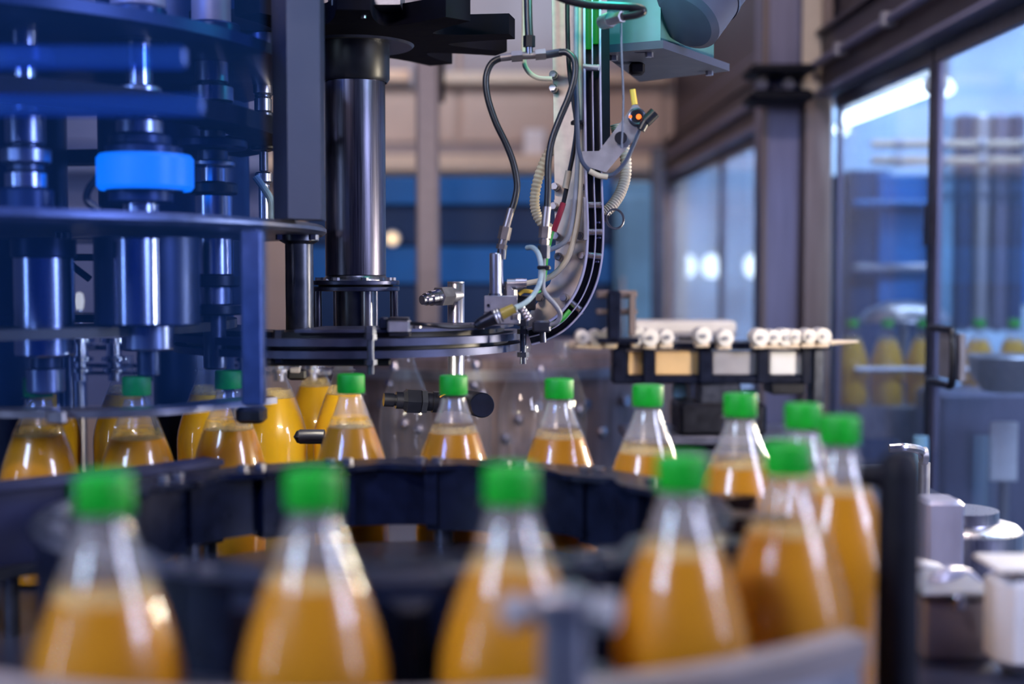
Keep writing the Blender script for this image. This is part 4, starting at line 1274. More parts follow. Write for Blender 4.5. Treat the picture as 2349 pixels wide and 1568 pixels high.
# cap ring (three stacked plates)
cc = Vector((sx, 1.69, 0))
t3 = thing('cap_ring', 'stacked steel cap transfer ring around the shaft foot', 'ring', (sx, 1.69, D(-0.098)))
for (z0, z1_, r0, r1, nm, m, aa, ab) in ((-0.063, -0.0595, 0.10, 0.212, 'top_plate', 'ring_steel', -100, 8), (-0.078, -0.0695, 0.12, 0.226, 'guide_plate', 'ring_steel', -200, 20), (-0.092, -0.0835, 0.13, 0.222, 'lower_plate', 'ring_steel', -200, 20)):
    part(nm, MB().arc(cc, r0, r1, D(z0), D(z1_), math.radians(aa), math.radians(ab), 64), m, t3)
part('inner_ring', MB().arc(cc, 0.14, 0.205, D(-0.0835), D(-0.078), math.radians(-200), math.radians(20), 48), 'black_plastic', t3)
part('inner_ring', MB().arc(cc, 0.14, 0.200, D(-0.0695), D(-0.063), math.radians(-195), math.radians(14), 48), 'black_plastic', t3)
part('carrier', MB().arc(cc, 0.03, 0.14, D(-0.088), D(-0.080), math.radians(-200), math.radians(60), 48), 'dark_steel', t3)
for (px, Y, ztop_, zbot) in ((850, 1.455, Q(850, 752, 1.455).z, Q(850, 858, 1.455).z), (1200, 1.60, Q(1200, 736, 1.6).z, Q(1200, 834, 1.6).z), (640, 1.50, Q(640, 760, 1.5).z, Q(640, 800, 1.5).z)):
    x = Q(px, 780, Y).x
    bo = MB()
    bo.cyl((x, Y, zbot), (x, Y, ztop_), 0.0040, n=14)
    o = part('stud', bo, 'dark_steel', t3)
    part('nut', hexbolt(MB(), (x, Y, D(-0.0695)), (0, 0, 1), 0.0072, 0.006), 'dark_steel', o)
    part('nut', hexbolt(MB(), (x, Y, D(-0.092)), (0, 0, -1), 0.0072, 0.006), 'dark_steel', o)
    part('head', hexbolt(MB(), (x, Y, ztop_ - 0.006), (0, 0, 1), 0.0066, 0.008), 'dark_steel', o)
# extra small bolts along the ring top
for dg in (-60, -35, -12):
    a = math.radians(dg)
    part('bolt', hexbolt(MB(), cc + Vector((0.20 * math.cos(a), 0.20 * math.sin(a), D(-0.0595))), (0, 0, 1), 0.005, 0.004), 'steel', t3)

# proximity sensor block on the ring with its cable
Y = 1.475
q = Q(905, 748, Y)
t = thing('sensor_block', 'small grey and black sensor block lying on the cap ring', 'sensor', (q.x, Y, D(-0.0695)))
part('body', pxbox(MB(), 888, 940, 733, 765, Y, 0.03, 0.15), 'satin_steel', t)
part('nose', pxbox(MB(), 868, 890, 728, 756, Y + 0.004, 0.024, 0.2), 'navy_plastic', t)
part('lid', pxbox(MB(), 890, 936, 728, 734, Y, 0.028, 0.2), 'black_plastic', t)
part('foot', pxbox(MB(), 892, 940, 764, 772, Y, 0.03, 0.15), 'black_plastic', t)
Yx = 1.50
single('sensor_cable', MB().tube([Q(938, 741, 1.485), Q(985, 745, 1.47), Q(1040, 750, 1.48), Q(1092, 748, Yx)], 0.0022, 8), 'rubber', 'thin black cable from sensor block to the round connector', 'cable')
t = thing('round_connector', 'black round plug with ribbed collar and olive sleeve on the ring', 'connector', Q(1135, 740, Yx))
c0, c1, c2_, c3, c4 = Q(1092, 748, Yx), Q(1104, 741, Yx), Q(1134, 727, Yx), Q(1150, 721, Yx), Q(1180, 706, Yx)
part('boot', MB().cyl(c0, c1, 0.0050, 0.0068, 16).cyl(c1, c2_, 0.0068, 0.0088, 16), 'black_plastic', t)
part('collar', MB().tube([c2_ + (c3 - c2_) * f for f in (0, .2, .4, .6, .8, 1)], 0.0086, 18, corr=0.06, raw=True), 'satin_steel', t)
part('sleeve', MB().cyl(c3, c4, 0.0066, 0.0056, 14), 'olive_sleeve', t)

# upright steel rod with side nozzle (behind ring), and black coupling below
Yv = 1.74
t = thing('nozzle_rod', 'upright steel rod with a side hose nozzle near its top', 'nozzle', (Q(1046, 900, Yv).x, Yv, Q(0, 900, Yv).z))
zt_, zb_ = Q(1046, 649, Yv).z, Q(1046, 925, Yv).z
xv = Q(1046, 700, Yv).x
part('rod', MB().lathe([(0, zb_), (0.0112, zb_), (0.0112, zt_ - 0.001), (0.0105, zt_), (0, zt_)], (xv, Yv, 0), 28), 'steel', t)
part('rod_cap', MB().lathe([(0.0, zt_), (0.0114, zt_), (0.0114, zt_ + 0.002), (0, zt_ + 0.002)], (xv, Yv, 0), 28), 'satin_steel', t)
n0, n1, n2, n3, n4 = Q(1050, 676, Yv), Q(1030, 678, Yv - 0.015), Q(1006, 680, Yv - 0.03), Q(998, 682, Yv - 0.035), Q(968, 688, Yv - 0.05)
part('elbow', MB().cyl(n0, n1, 0.0105, n=18), 'satin_steel', t)
part('hex_nut', MB().cyl(n1, n2, 0.0135, n=6), 'satin_steel', t)
part('nozzle', MB().cyl(n2, n3, 0.0105, 0.0095, 18).cyl(n3, n3 + (n4 - n3) * .35, 0.0098, n=18).cyl(n3 + (n4 - n3) * .35, n3 + (n4 - n3) * .5, 0.0070, n=18).cyl(n3 + (n4 - n3) * .5, n3 + (n4 - n3) * .75, 0.0082, n=18).cyl(n3 + (n4 - n3) * .75, n4, 0.0062, n=18), 'chrome', t)

Yk = 1.70
t = thing('hose_coupling', 'black hydraulic hose coupling with round end cap', 'coupling', (Q(1010, 950, Yk).x, Yk, Q(0, 955, Yk).z))
def along(a, b, f):
    return a + (b - a) * f
A, B = Q(880, 916, 1.69), Q(1085, 925, 1.72)
L = (B - A).length
segs = [(0.0, 0.075, 0.0085), (0.075, 0.12, 0.0100), (0.12, 0.14, 0.0080), (0.14, 0.20, 0.0118), (0.20, 0.235, 0.0095)]
part('nipple', MB().cyl(along(A, B, 0), along(A, B, .11), 0.0090, n=18).cyl(along(A, B, .11), along(A, B, .135), 0.0075, n=18).cyl(along(A, B, .135), along(A, B, .21), 0.0112, n=18), 'black_plastic', t)
part('hex_nut', MB().cyl(along(A, B, .21), along(A, B, .25), 0.0120, 0.0160, 6).cyl(along(A, B, .25), along(A, B, .40), 0.0172, n=6), 'black_plastic', t)
part('thin_nut', MB().cyl(along(A, B, .41), along(A, B, .47), 0.0165, n=6), 'dark_steel', t)
part('body', MB().cyl(along(A, B, .40), along(A, B, .60), 0.0120, n=20).cyl(along(A, B, .47), along(A, B, .52), 0.0125, n=20), 'black_plastic', t)
part('collar', MB().cyl(along(A, B, .54), along(A, B, .66), 0.0142, n=20), 'black_plastic', t)
part('pipe', MB().cyl(along(A, B, .6), along(A, B, 1.0), 0.0115, n=20), 'black_plastic', t)
E0, E1 = Q(1075, 922, 1.76), Q(1106, 929, 1.66)
part('end_barrel', MB().cyl(E0, E1, 0.0160, n=28), 'black_matt', t)
part('end_cap', MB().cyl(E1, E1 + (E1 - E0).normalized() * 0.003, 0.0160, 0.0148, 28), 'navy_plastic', t)
part('tie_wire', MB().tube([Q(1008, 912, 1.70), Q(1016, 905, 1.69), Q(1024, 902, 1.70)], 0.0012, 6), 'yellow_sleeve', t)

# strip lamp added under the cap ring to brighten the open bottles behind
t = thing('added_strip', 'added slim dark strip light under the front of the cap ring', 'lamp', (-0.222, 1.505, D(-0.104)))
part('housing', MB().cbox((-0.222, 1.503, D(-0.0975)), (0.165, 0.012, 0.009), 0.2), 'black_plastic', t)
part('lens', MB().box((-0.222, 1.5105, D(-0.0975)), (0.158, 0.003, 0.006)), 'white_plastic', t)
for xx in (-0.29, -0.155):
    part('mount', MB().cyl((xx, 1.503, D(-0.094)), (xx, 1.503, D(-0.091)), 0.003, n=10), 'dark_steel', t)
area('added_strip_light', (-0.222, 1.5155, D(-0.0975)), (-0.26, 1.80, D(-0.24)), 0.155, 1.6, (1.0, 0.90, 0.70), 0.006)

# small dark ellipse knob beside the yellow bottles
q = Q(712, 1001, 1.56)
t = thing('oval_knob', 'small dark oval knob in front of the yellow bottles', 'knob', (q.x, 1.56, DECK))
part('knob', MB().tube([Q(688, 1001, 1.56), Q(690, 1001, 1.56), Q(696, 1001, 1.56), Q(706, 1001, 1.56), Q(720, 1001, 1.56), Q(744, 1001, 1.56)], 0.0088, 20, raw=True).lathe([(0, -0.0087), (0.005, -0.007), (0.0088, 0), (0.005, 0.007), (0, 0.0087)], Q(690, 1001, 1.56), 20), 'black_plastic', t)
part('stem', MB().cyl((Q(740, 0, 1.56).x, 1.56, DECK), (Q(740, 0, 1.56).x, 1.56, q.z), 0.006), 'dark_steel', t)
# black clamp between open bottle necks
t = thing('neck_clamp', 'small black clamp between the necks of two open bottles', 'clamp', Q(680, 870, 1.83))
part('jaw', pxbox(MB(), 658, 702, 846, 872, 1.85, 0.02, 0.2), 'black_plastic', t)
part('jaw_plate', pxbox(MB(), 664, 688, 842, 856, 1.845, 0.01, 0.2), 'grey_panel', t)
part('stem', pxbox(MB(), 672, 690, 800, 846, 1.862, 0.012, 0.2), 'dark_steel', t)

# ================================================================== CAP CHUTE ARM
Ya = 1.60
ka = S(Ya)
t = thing('cap_chute', 'curved dark cap chute with bright steel edges', 'chute', Q(1360, 770, Ya))
ctr = spline([Q(x, y, Ya) for x, y in ((1357, -70), (1357, 60), (1358, 200), (1360, 330), (1362, 440), (1365, 520), (1362, 590), (1350, 645), (1326, 695), (1288, 738), (1246, 762), (1214, 772))], 8)
def ribbon(offs, th, y0, y1):
    """strip that follows the chute: offset sideways in the chute's plane, th wide, y0..y1 deep"""
    m = MB()
    b = 0
    for i, q in enumerate(ctr):
        tdir = (ctr[min(i + 1, len(ctr) - 1)] - ctr[max(i - 1, 0)]).normalized()
        nrm = Vector((-tdir.z, 0, tdir.x))      # points to image right for a downward path
        for (o_, yy) in ((offs - th / 2, y0), (offs + th / 2, y0), (offs + th / 2, y1), (offs - th / 2, y1)):
            m.v.append(q + nrm * o_ + Vector((0, yy, 0)))
    for i in range(len(ctr) - 1):
        for j in range(4):
            jj = (j + 1) % 4
            m.f.append([i * 4 + j, i * 4 + jj, i * 4 + 4 + jj, i * 4 + 4 + j])
    m.f.append([0, 3, 2, 1])
    e = (len(ctr) - 1) * 4
    m.f.append([e, e + 1, e + 2, e + 3])
    return m
sgn = 1
part('edge_strip', ribbon(-17.5 * ka, 4.5 * ka, -0.012, 0.016), 'edge_lilac', t)
part('edge_strip', ribbon(0.5 * ka, 2.2 * ka, -0.010, 0.016), 'edge_lilac', t)
part('edge_strip', ribbon(18 * ka, 3.6 * ka, -0.012, 0.016), 'edge_lilac', t)
part('channel_floor', ribbon(0, 34 * ka, 0.010, 0.015), 'black_plastic', t)
for (x, y, dx, dy) in ((1365, 470, 1, 0), (1366, 532, 1, 0), (1362, 586, 1, 0.12), (1318, 700, 0.75, 0.6), (1361, 155, 1, 0)):
    d = Vector((dx, 0, -dy)).normalized()
    q = Q(x, y, Ya - 0.004)
    part('cross_pin', MB().cyl(q - d * 17 * ka, q + d * 17 * ka, 0.0042, n=12), 'steel', t)
for (x, y) in ((1372, 510), (1374, 545), (1370, 600), (1330, 710)):
    q = Q(x, y, Ya)
    part('rivet', MB().lathe([(0, -0.002), (0.003, -0.001), (0.003, 0.001), (0, 0.002)], q, 10), 'chrome', t)
part('splice_plate', MB().prism([Q(1339, 452, Ya - 0.013), Q(1345, 452, Ya - 0.013), Q(1347, 550, Ya - 0.013), Q(1341, 550, Ya - 0.013)], (0, 0.02, 0)), 'satin_steel', t)
# tubes with their own glow stand in for green light in the channel top
part('glow_strip', MB().tube([Q(1350, -40, Ya + 0.004), Q(1350, 40, Ya + 0.004), Q(1350, 112, Ya + 0.004)], 0.0040, 8), 'glow_green', t, 'green strip given a glow for green lamp light')
part('glow_strip', MB().tube([Q(1366, -40, Ya + 0.005), Q(1366, 40, Ya + 0.005), Q(1366, 100, Ya + 0.005)], 0.0036, 8), 'glow_green', t, 'green strip given a glow for green lamp light')
# outrigger hardware at the ring end
part('end_block', MB().cbox(Q(1242, 748, 1.57), (0.022, 0.02, 0.014), 0.15), 'dark_steel', t)
part('end_stud', MB().cyl(Q(1246, 785, 1.57), Q(1243, 735, 1.57), 0.0038, n=12), 'dark_steel', t)
part('tail_bolt', MB().cyl(Q(1322, 704, Ya), Q(1333, 722, Ya), 0.0035, n=10), 'dark_steel', t)

# mounting bar
Ym = 1.63
t = thing('mounting_bar', 'long beige steel mounting bar beside the cap chute', 'bar', Q(1300, 560, Ym))
part('bar', MB().prism([Q(1265, -60, Ym), Q(1336, -60, Ym), Q(1342, 470, Ym), Q(1273, 470, Ym)], (0, 0.010, 0)), 'beige_steel', t)
part('joint_plate', MB().prism([Q(1271, 458, Ym - 0.006), Q(1343, 456, Ym - 0.006), Q(1346, 552, Ym - 0.006), Q(1276, 556, Ym - 0.006)], (0, 0.007, 0)), 'beige_steel', t)
br = [Q(x, y, Ym) for x, y in ((1276, 545), (1345, 545), (1343, 600), (1328, 650), (1302, 695), (1268, 728), (1228, 752), (1196, 757), (1196, 738), (1216, 716), (1236, 690), (1242, 672), (1262, 650), (1272, 622))]
part('bracket', MB().prism(br, (0, 0.008, 0)), 'beige_steel', t)
mbb_pts = [(1272, 172), (1272, 203), (1276, 428), (1273, 473), (1278, 541), (1333, 541), (1283, 588), (1336, 586), (1296, 682), (1240, 682), (1336, 430)]
for (x, y) in mbb_pts:
    q = Q(x, y, Ym - 0.006)
    o = part('bolt', MB().cyl(q + Vector((0, 0.006, 0)), q - Vector((0.002, 0.006, 0)), 0.0050, n=14).cyl(q - Vector((0.002, 0.006, 0)), q - Vector((0.003, 0.010, 0)), 0.0042, n=6), 'fitting_steel', t)

# ------------------------------------------------------------------ hoses
def fitting(mbb, pts, radii, n=6):
    for (a, b), r in zip(zip(pts, pts[1:]), radii):
        mbb.cyl(a, b, r, n=n)
    return mbb
Yh = 1.57
t = thing('pressure_hose', 'black pressure hose bowing left from the tee fitting', 'hose', Q(1155, 590, Yh))
part('hose', MB().tube([Q(x, y, Yh) for x, y in ((1176, 130), (1150, 133), (1127, 146), (1115, 178), (1119, 225), (1137, 280), (1160, 328), (1177, 372), (1186, 420), (1182, 455), (1172, 488))], 0.0040, 12), 'rubber', t)
part('ferrule', MB().cyl(Q(1173, 478, Yh), Q(1161, 522, Yh), 0.0046, n=14), 'fitting_steel', t)
part('hex_nut', MB().cyl(Q(1161, 520, Yh), Q(1155, 549, Yh), 0.0076, n=6), 'fitting_steel', t)
part('swivel', MB().cyl(Q(1155, 549, Yh), Q(1152, 560, Yh), 0.0050, n=12).cyl(Q(1152, 560, Yh), Q(1150, 571, Yh), 0.0066, n=6), 'fitting_steel', t)
part('elbow', MB().cyl(Q(1152, 571, Yh), Q(1150, 594, Yh), 0.0058, n=14), 'dark_steel', t)
part('hose_end', MB().cyl(Q(1148, 133, Yh), Q(1178, 129, Yh), 0.0044, n=14), 'fitting_steel', t)

t = thing('return_hose', 'black hose looping from the tee fitting down along bar', 'hose', Q(1250, 590, Yh))
part('hose', MB().tube([Q(x, y, Yy) for x, y, Yy in ((1284, 120, 1.565), (1302, 121, 1.562), (1318, 140, 1.56), (1318, 175, 1.56), (1305, 222, 1.56), (1284, 272, 1.56), (1266, 322, 1.56), (1258, 372, 1.56), (1257, 430, 1.56), (1255, 480, 1.56))], 0.0042, 12), 'rubber', t)
part('hose_end', MB().cyl(Q(1250, 126, Yh), Q(1288, 120, Yh), 0.0048, n=14), 'dark_steel', t)
part('ferrule', MB().cyl(Q(1255, 474, 1.56), Q(1251, 514, 1.56), 0.0050, n=14), 'fitting_steel', t)
part('hex_nut', MB().cyl(Q(1251, 519, 1.56), Q(1249, 546, 1.56), 0.0074, n=6), 'fitting_steel', t)
part('swivel', MB().cyl(Q(1251, 512, 1.56), Q(1249, 562, 1.56), 0.0045, n=12).cyl(Q(1249, 549, 1.56), Q(1248, 560, 1.56), 0.0062, n=6), 'fitting_steel', t)
part('hex_nut', MB().cyl(Q(1248, 562, 1.56), Q(1247, 592, 1.56), 0.0074, n=6), 'dark_steel', t)
t = thing('tee_fitting', 'brassy tee fitting joining two black hoses near bar top', 'fitting', Q(1215, 130, Yh))
part('run', MB().cyl(Q(1196, 128, Yh), Q(1236, 126, Yh), 0.0045, n=14), 'fitting_steel', t)
part('hex_nut', MB().cyl(Q(1173, 130, Yh), Q(1198, 128, Yh), 0.0068, n=6), 'fitting_steel', t)
part('hex_nut', MB().cyl(Q(1228, 126, Yh), Q(1252, 124, Yh), 0.0068, n=6), 'fitting_steel', t)
part('branch', MB().cyl(Q(1214, 127, Yh), Q(1214, 100, Yh), 0.0044, n=14), 'dark_steel', t)
part('branch_nut', MB().cyl(Q(1214, 108, Yh), Q(1214, 82, Yh), 0.0072, n=6), 'black_plastic', t)
single('supply_hose', MB().tube([Q(1214, 82, Yh), Q(1212, 40, Yh), Q(1210, -60, Yh)], 0.0050, 12), 'rubber', 'short black supply hose rising out of picture from the tee', 'hose')
single('cream_cable', MB().tube([Q(x, y, 1.60) for x, y in ((1203, -60), (1202, 60), (1201, 130), (1209, 160), (1232, 178), (1266, 181))], 0.0030, 10), 'cream_hose', 'cream cable passing behind the tee and bending to bar', 'cable')

single('corrugated_hose', MB().tube([Q(x, y, Yy) for x, y, Yy in ((1292, 300, 1.66), (1262, 345, 1.66), (1240, 392, 1.66), (1228, 440, 1.66), (1228, 480, 1.66), (1244, 512, 1.66), (1275, 530, 1.67))], 0.0062, 12, k=10, corr=0.10), 'cream_hose', 'cream corrugated hose bulging left behind the mounting bar', 'hose')
single('corrugated_hose', MB().tube([Q(x, y, Yy) for x, y, Yy in ((1412, 285, 1.69), (1418, 310, 1.69), (1432, 340, 1.68), (1436, 395, 1.67), (1424, 440, 1.66), (1402, 474, 1.65), (1378, 494, 1.65))], 0.0070, 12, k=14, corr=0.08), 'wire_hose', 'grey corrugated hose curving in from right of the chute', 'hose')

t = thing('box_hose', 'black hose looping across the top to the teal box', 'hose', Q(1400, 45, 1.52))
part('hose', MB().tube([Q(x, y, 1.50) for x, y in ((1240, -30), (1290, -4), (1345, 10), (1410, 14), (1458, 17), (1475, 25), (1460, 33), (1428, 38))], 0.0048, 12), 'rubber', t)
part('hex_nut', MB().cyl(Q(1428, 38, 1.50), Q(1398, 46, 1.52), 0.0065, n=6), 'satin_steel', t)
part('elbow', MB().cyl(Q(1402, 44, 1.52), Q(1384, 50, 1.55), 0.0086, n=16).cyl(Q(1390, 38, 1.545), Q(1390, 62, 1.545), 0.0090, n=16), 'satin_steel', t)

t = thing('sleeved_cable', 'dark cable with cream and red sleeves lying over the bar', 'cable', Q(1265, 575, 1.61))
part('cable', MB().tube([Q(x, y, 1.605) for x, y in ((1301, -60), (1302, 60), (1305, 150), (1315, 230), (1322, 290), (1315, 350), (1305, 400), (1300, 430), (1292, 468))], 0.0028, 10), 'rubber', t)
part('cream_sleeve', MB().cyl(Q(1305, 392, 1.603), Q(1297, 432, 1.603), 0.0042, n=12), 'cream_hose', t)
part('red_sleeve', MB().tube([Q(1292, 466, 1.603), Q(1282, 496, 1.60), Q(1270, 530, 1.60)], 0.0036, 10), 'red_sleeve', t)
part('green_wire', MB().tube([Q(1270, 528, 1.60), Q(1264, 552, 1.60), Q(1256, 590, 1.60), Q(1252, 630, 1.59), Q(1243, 664, 1.585), Q(1226, 672, 1.58)], 0.0014, 8), 'green_wire', t)
single('grey_tube', MB().tube([Q(x, y, 1.598) for x, y in ((1322, -60), (1322, 60), (1322, 180), (1326, 280), (1325, 380), (1320, 450), (1314, 500), (1302, 545), (1282, 564), (1260, 573))], 0.0030, 10), 'grey_hose', 'grey tube running down the bar and bending to left hose end', 'tube')
single('cream_tube', MB().tube([Q(x, y, 1.60) for x, y in ((1331, -60), (1331, 120), (1332, 300), (1331, 420), (1328, 480), (1320, 535), (1302, 592), (1272, 628), (1240, 643), (1206, 650))], 0.0036, 10), 'cream_hose', 'cream tube sweeping down the bracket into the elbow fitting', 'tube')
t = thing('sensor_lead', 'blue grey sensor lead sagging below the orange sensor', 'cable', Q(1375, 405, 1.57))
part('cable', MB().tube([Q(x, y, 1.575) for x, y in ((1318, 150), (1322, 230), (1325, 300), (1328, 345), (1340, 378), (1368, 400), (1402, 402), (1432, 375), (1452, 335), (1466, 300))], 0.0026, 10), 'lead_navy', t)
part('cream_sleeve', MB().tube([Q(1352, 392, 1.572), Q(1372, 402, 1.572), Q(1394, 406, 1.572)], 0.0034, 10), 'cream_hose', t)
t = thing('cable_tie', 'black cable tie around two cables on the bar', 'cable tie', Q(1324, 284, 1.59))
part('band', MB().cbox(Q(1325, 280, 1.590), (0.014, 0.014, 0.0036), 0.2), 'black_plastic', t)
part('lock', MB().cbox(Q(1314, 282, 1.585), (0.005, 0.006, 0.005), 0.2), 'black_plastic', t)

# lower tubes at the valve
single('clear_tube', MB().tube([Q(x, y, Yy) for x, y, Yy in ((1209, 568, 1.57), (1222, 568, 1.56), (1235, 582, 1.55), (1241, 612, 1.545), (1238, 648, 1.54), (1222, 678, 1.53), (1202, 696, 1.515), (1180, 706, 1.50))], 0.0031, 10), 'clear_hose', 'bluish clear tube curling from free end to olive sleeve', 'tube')
single('steel_tube', MB().tube([Q(x, y, Yy) for x, y, Yy in ((1247, 592, 1.56), (1246, 630, 1.55), (1246, 662, 1.545), (1256, 680, 1.545), (1274, 700, 1.55), (1285, 720, 1.555), (1278, 738, 1.56), (1255, 746, 1.565), (1222, 748, 1.57))], 0.0030, 10), 'grey_hose', 'slim grey tube bending below the hose end to the ring', 'tube')
single('green_strip', MB().tube([Q(1308, 712, 1.592), Q(1286, 735, 1.592), Q(1256, 747, 1.592)], 0.0034, 8), 'green_wire', 'short green strip inside the curved end of the chute', 'strip')
t = thing('cable_tie', 'black cable tie below the hose end, holding two tubes', 'cable tie', Q(1248, 620, 1.54))
part('band', MB().cbox(Q(1246, 613, 1.546), (0.014, 0.014, 0.0042), 0.25), 'black_plastic', t)
part('lock', MB().cbox(Q(1256, 614, 1.537), (0.007, 0.006, 0.006), 0.25), 'black_plastic', t)

# valve block
t = thing('valve_block', 'square steel valve block with upright pin on cap ring', 'valve', Q(1150, 745, 1.55))
part('block', MB().cbox(((Q(1110, 0, 1.54).x + Q(1187, 0, 1.54).x) / 2, 1.555, Q(0, 697, 1.54).z), (77 * S(1.54), 0.034, 38 * S(1.54)), 0.04), 'satin_steel', t)
part('base', MB().cbox(((Q(1112, 0, 1.54).x + Q(1190, 0, 1.54).x) / 2, 1.557, Q(0, 730, 1.54).z), (84 * S(1.54), 0.036, 28 * S(1.54)), 0.08), 'satin_steel', t)
q0, q1 = Q(1137, 678, 1.555), Q(1137, 580, 1.555)
part('pin', MB().lathe([(0, 0), (0.0072, 0), (0.0072, q1.z - q0.z - 0.001), (0.0062, q1.z - q0.z), (0, q1.z - q0.z)], q0, 24), 'steel', t)
part('pin_groove', MB().cyl(q0, q0 + Vector((0, 0, 0.003)), 0.0085, n=20), 'dark_steel', t)
part('capillary', MB().tube([Q(1151, 592, 1.57), Q(1151, 630, 1.57), Q(1154, 655, 1.57), Q(1162, 668, 1.57)], 0.0016, 8), 'steel', t)
el = part('elbow_fitting', MB().cyl(Q(1163, 651, 1.57), Q(1183, 651, 1.57), 0.0060, n=16).cyl(Q(1168, 646, 1.57), Q(1168, 672, 1.57), 0.0056, n=16), 'satin_steel', t)
part('collar', MB().cyl(Q(1183, 651, 1.57), Q(1200, 651, 1.57), 0.0068, n=18).cyl(Q(1200, 650, 1.57), Q(1208, 650, 1.57), 0.0060, n=18), 'steel', el)
part('hex_nut', MB().cyl(Q(1171, 664, 1.57), Q(1171, 678, 1.57), 0.0086, n=6), 'satin_steel', el)
part('screw', MB().cyl(Q(1120, 700, 1.536), Q(1120, 700, 1.545), 0.0018, n=8), 'black_matt', t)
part('screw', MB().cyl(Q(1182, 733, 1.525), Q(1182, 720, 1.525), 0.006, n=6), 'satin_steel', t)
t = thing('solenoid', 'black solenoid cube with yellow terminal beside valve block', 'solenoid', Q(1208, 720, 1.58))
part('cube', MB().cbox(Q(1208, 694, 1.595), (42 * S(1.59), 0.02, 34 * S(1.59)), 0.08), 'black_plastic', t)
part('terminal', MB().tube([Q(1190, 675, 1.577), Q(1200, 668, 1.577), Q(1214, 668, 1.577), Q(1226, 671, 1.577)], 0.0026, 8), 'yellow_sleeve', t)
part('gland', MB().tube([along(Q(1194, 703, 1.56), Q(1214, 733, 1.56), f / 9) for f in range(10)], 0.0050, 14, corr=0.07, raw=True), 'satin_steel', t)

# orange sensor on its bracket
t = thing('optical_sensor', 'optical sensor glowing orange on a slanted lilac bracket', 'sensor', Q(1400, 400, 1.56))
part('bracket', MB().prism([Q(x, y, 1.575) for x, y in ((1334, 347), (1374, 346), (1440, 258), (1452, 240), (1462, 240), (1486, 266), (1480, 290), (1390, 395), (1352, 384), (1340, 372))], (0, 0.004, 0)), 'satin_steel', t)
q = Q(1461, 268, 1.572)
part('bezel', MB().torus(q, (0, -1, 0), 0.0088, 0.0022, 24, 8), 'dark_steel', t)
part('lens', MB().cyl(q + Vector((0, 0.003, 0)), q - Vector((0, 0.001, 0)), 0.0080, n=20), 'black_plastic', t)
part('led', MB().cyl(q - Vector((-0.002, 0.001, 0)), q - Vector((-0.002, 0.0025, 0)), 0.0032, n=14).cyl(q - Vector((0.008, 0.001, 0)), q - Vector((0.008, 0.0022, 0)), 0.0020, n=12), 'led_orange', t, 'glowing orange light')
part('yellow_lead', MB().cyl(Q(1456, 240, 1.578), Q(1451, 205, 1.578), 0.0036, 0.0034, 12), 'yellow_sleeve', t)
part('screw', MB().cyl(Q(1424, 316, 1.575), Q(1424, 316, 1.566), 0.0075, n=20), 'black_plastic', t)
part('plug', MB().cyl(Q(1470, 298, 1.57), Q(1482, 276, 1.57), 0.0055, n=14).cyl(Q(1480, 280, 1.57), Q(1502, 258, 1.57), 0.0070, n=14), 'black_plastic', t)
part('dowel', MB().cyl(Q(1338, 152, 1.59), Q(1374, 156, 1.585), 0.0032, n=10), 'satin_steel', t)
single('hanging_wire', MB().tube([Q(1424, 6, 1.54), Q(1426, 120, 1.54), Q(1430, 230, 1.54), Q(1426, 340, 1.54)], 0.0013, 8), 'lead_navy', 'thin dark wire hanging straight in front of the sensor', 'wire')
t = thing('pull_ring', 'black ring pull on small knob right of the chute', 'ring', Q(1410, 525, 1.60))
part('ring', MB().torus(Q(1411, 502, 1.60), (0.45, -1, 0.1), 0.0118, 0.0015, 32, 8), 'dark_steel', t)
part('knob', MB().cyl(Q(1384, 498, 1.60), Q(1396, 500, 1.60), 0.0058, n=14), 'black_plastic', t)
single('chute_shield', MB().prism([Q(1372, 60, 1.66), Q(1398, 60, 1.66), Q(1400, 330, 1.66), Q(1374, 330, 1.66)], (0, 0.008, 0)), 'black_matt', 'dark narrow shield plate right of the chute top', 'plate')

# teal lit gear box and motor
Yt = 1.72
t = thing('gear_box', 'teal lit gear box with base plate above right of chute', 'gear box', Q(1500, 150, Yt + 0.06))
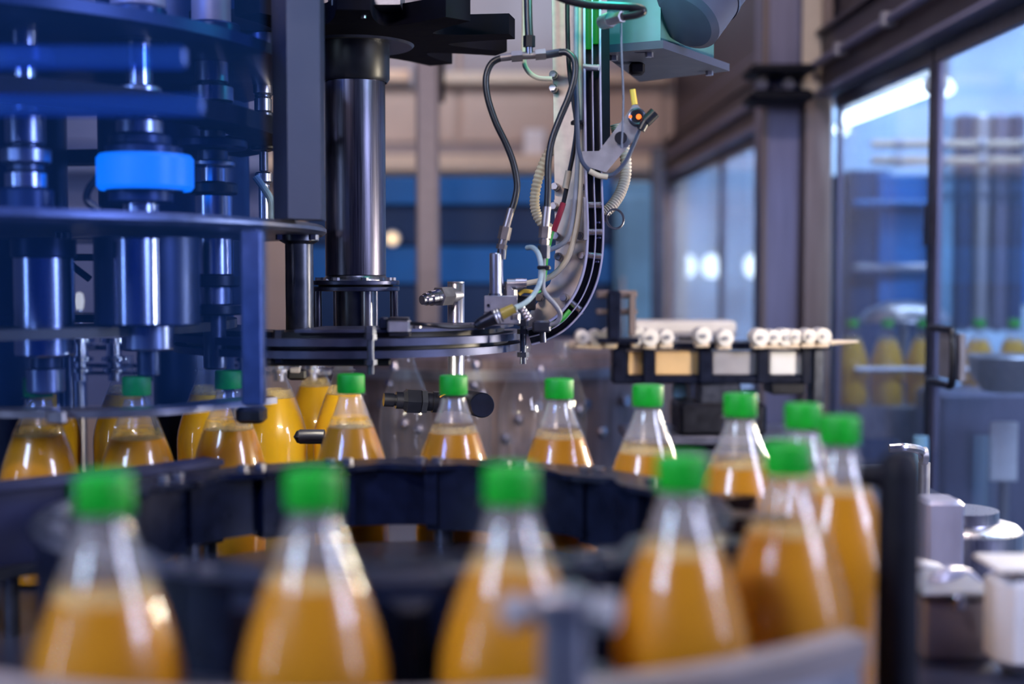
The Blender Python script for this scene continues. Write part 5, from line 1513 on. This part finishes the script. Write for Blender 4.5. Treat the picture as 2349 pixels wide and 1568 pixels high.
# box: camera sees its front-left face, a dark right face and the base plate from below
base_pts = [Q(1398, 158, Yt), Q(1503, 118, Yt), Q(1503, -90, Yt), Q(1398, -90, Yt)]
zb = D(0.295)
X0, X1, X2 = Q(1396, 120, 1.66).x, Q(1503, 120, 1.72).x, Q(1640, 120, 1.82).x
fp = [Vector((X0, 1.69, zb)), Vector((X1, 1.66, zb)), Vector((X2, 1.83, zb)), Vector((X1 - 0.01, 1.90, zb))]
part('body', MB().prism(fp, (0, 0, 0.25)), 'teal_box', t)
pl = [Vector((X0 - 0.008, 1.685, zb - 0.010)), Vector((X1 + 0.002, 1.648, zb - 0.010)), Vector((X2 + 0.022, 1.83, zb - 0.010)), Vector((X1 + 0.0, 1.93, zb - 0.010))]
part('base_plate', MB().prism(pl, (0, 0, 0.010)), 'motor_grey', t)
for v in (Vector((X1 - 0.012, 1.68, zb - 0.010)), Vector((X2 - 0.006, 1.83, zb - 0.010)), Vector((X0 + 0.01, 1.705, zb - 0.010))):
    part('bolt', hexbolt(MB(), v, (0, 0, -1), 0.0055, 0.006), 'steel', t)
part('lug', MB().cbox((X1 - 0.02, 1.76, zb - 0.018), (0.02, 0.02, 0.016), 0.2), 'black_matt', t)
t = thing('drive_motor', 'rounded grey motor barrel at top, right of teal box', 'motor', Q(1600, 100, 1.70))
m0, m1 = Q(1575, 45, 1.66), Q(1690, -110, 1.72)
ax = (m1 - m0).normalized()
part('barrel', MB().cyl(m0, m1, 0.046, n=40), 'motor_grey', t)
part('end_bell', MB().cyl(m0 - ax * 0.006, m0, 0.038, 0.046, 40).cyl(m0 - ax * 0.009, m0 - ax * 0.006, 0.025, 0.038, 40), 'motor_grey', t)
part('band', MB().cyl(m0 + ax * 0.05, m0 + ax * 0.056, 0.0475, n=40), 'dark_steel', t)

# green signal lamps above the frame: they colour the chute, hoses and gear box
point('teal_signal', Q(1420, -110, 1.50), 0.85, (0.02, 1.0, 0.78), 0.02)
point('green_signal', Q(1352, -50, 1.575), 0.06, (0.12, 1.0, 0.10), 0.012)
point('blue_fill', Vector((-0.62, 1.16, D(0.42))), 4.0, (0.02, 0.20, 1.0), 0.04)  # unseen blue lamp added to tint the capper at left
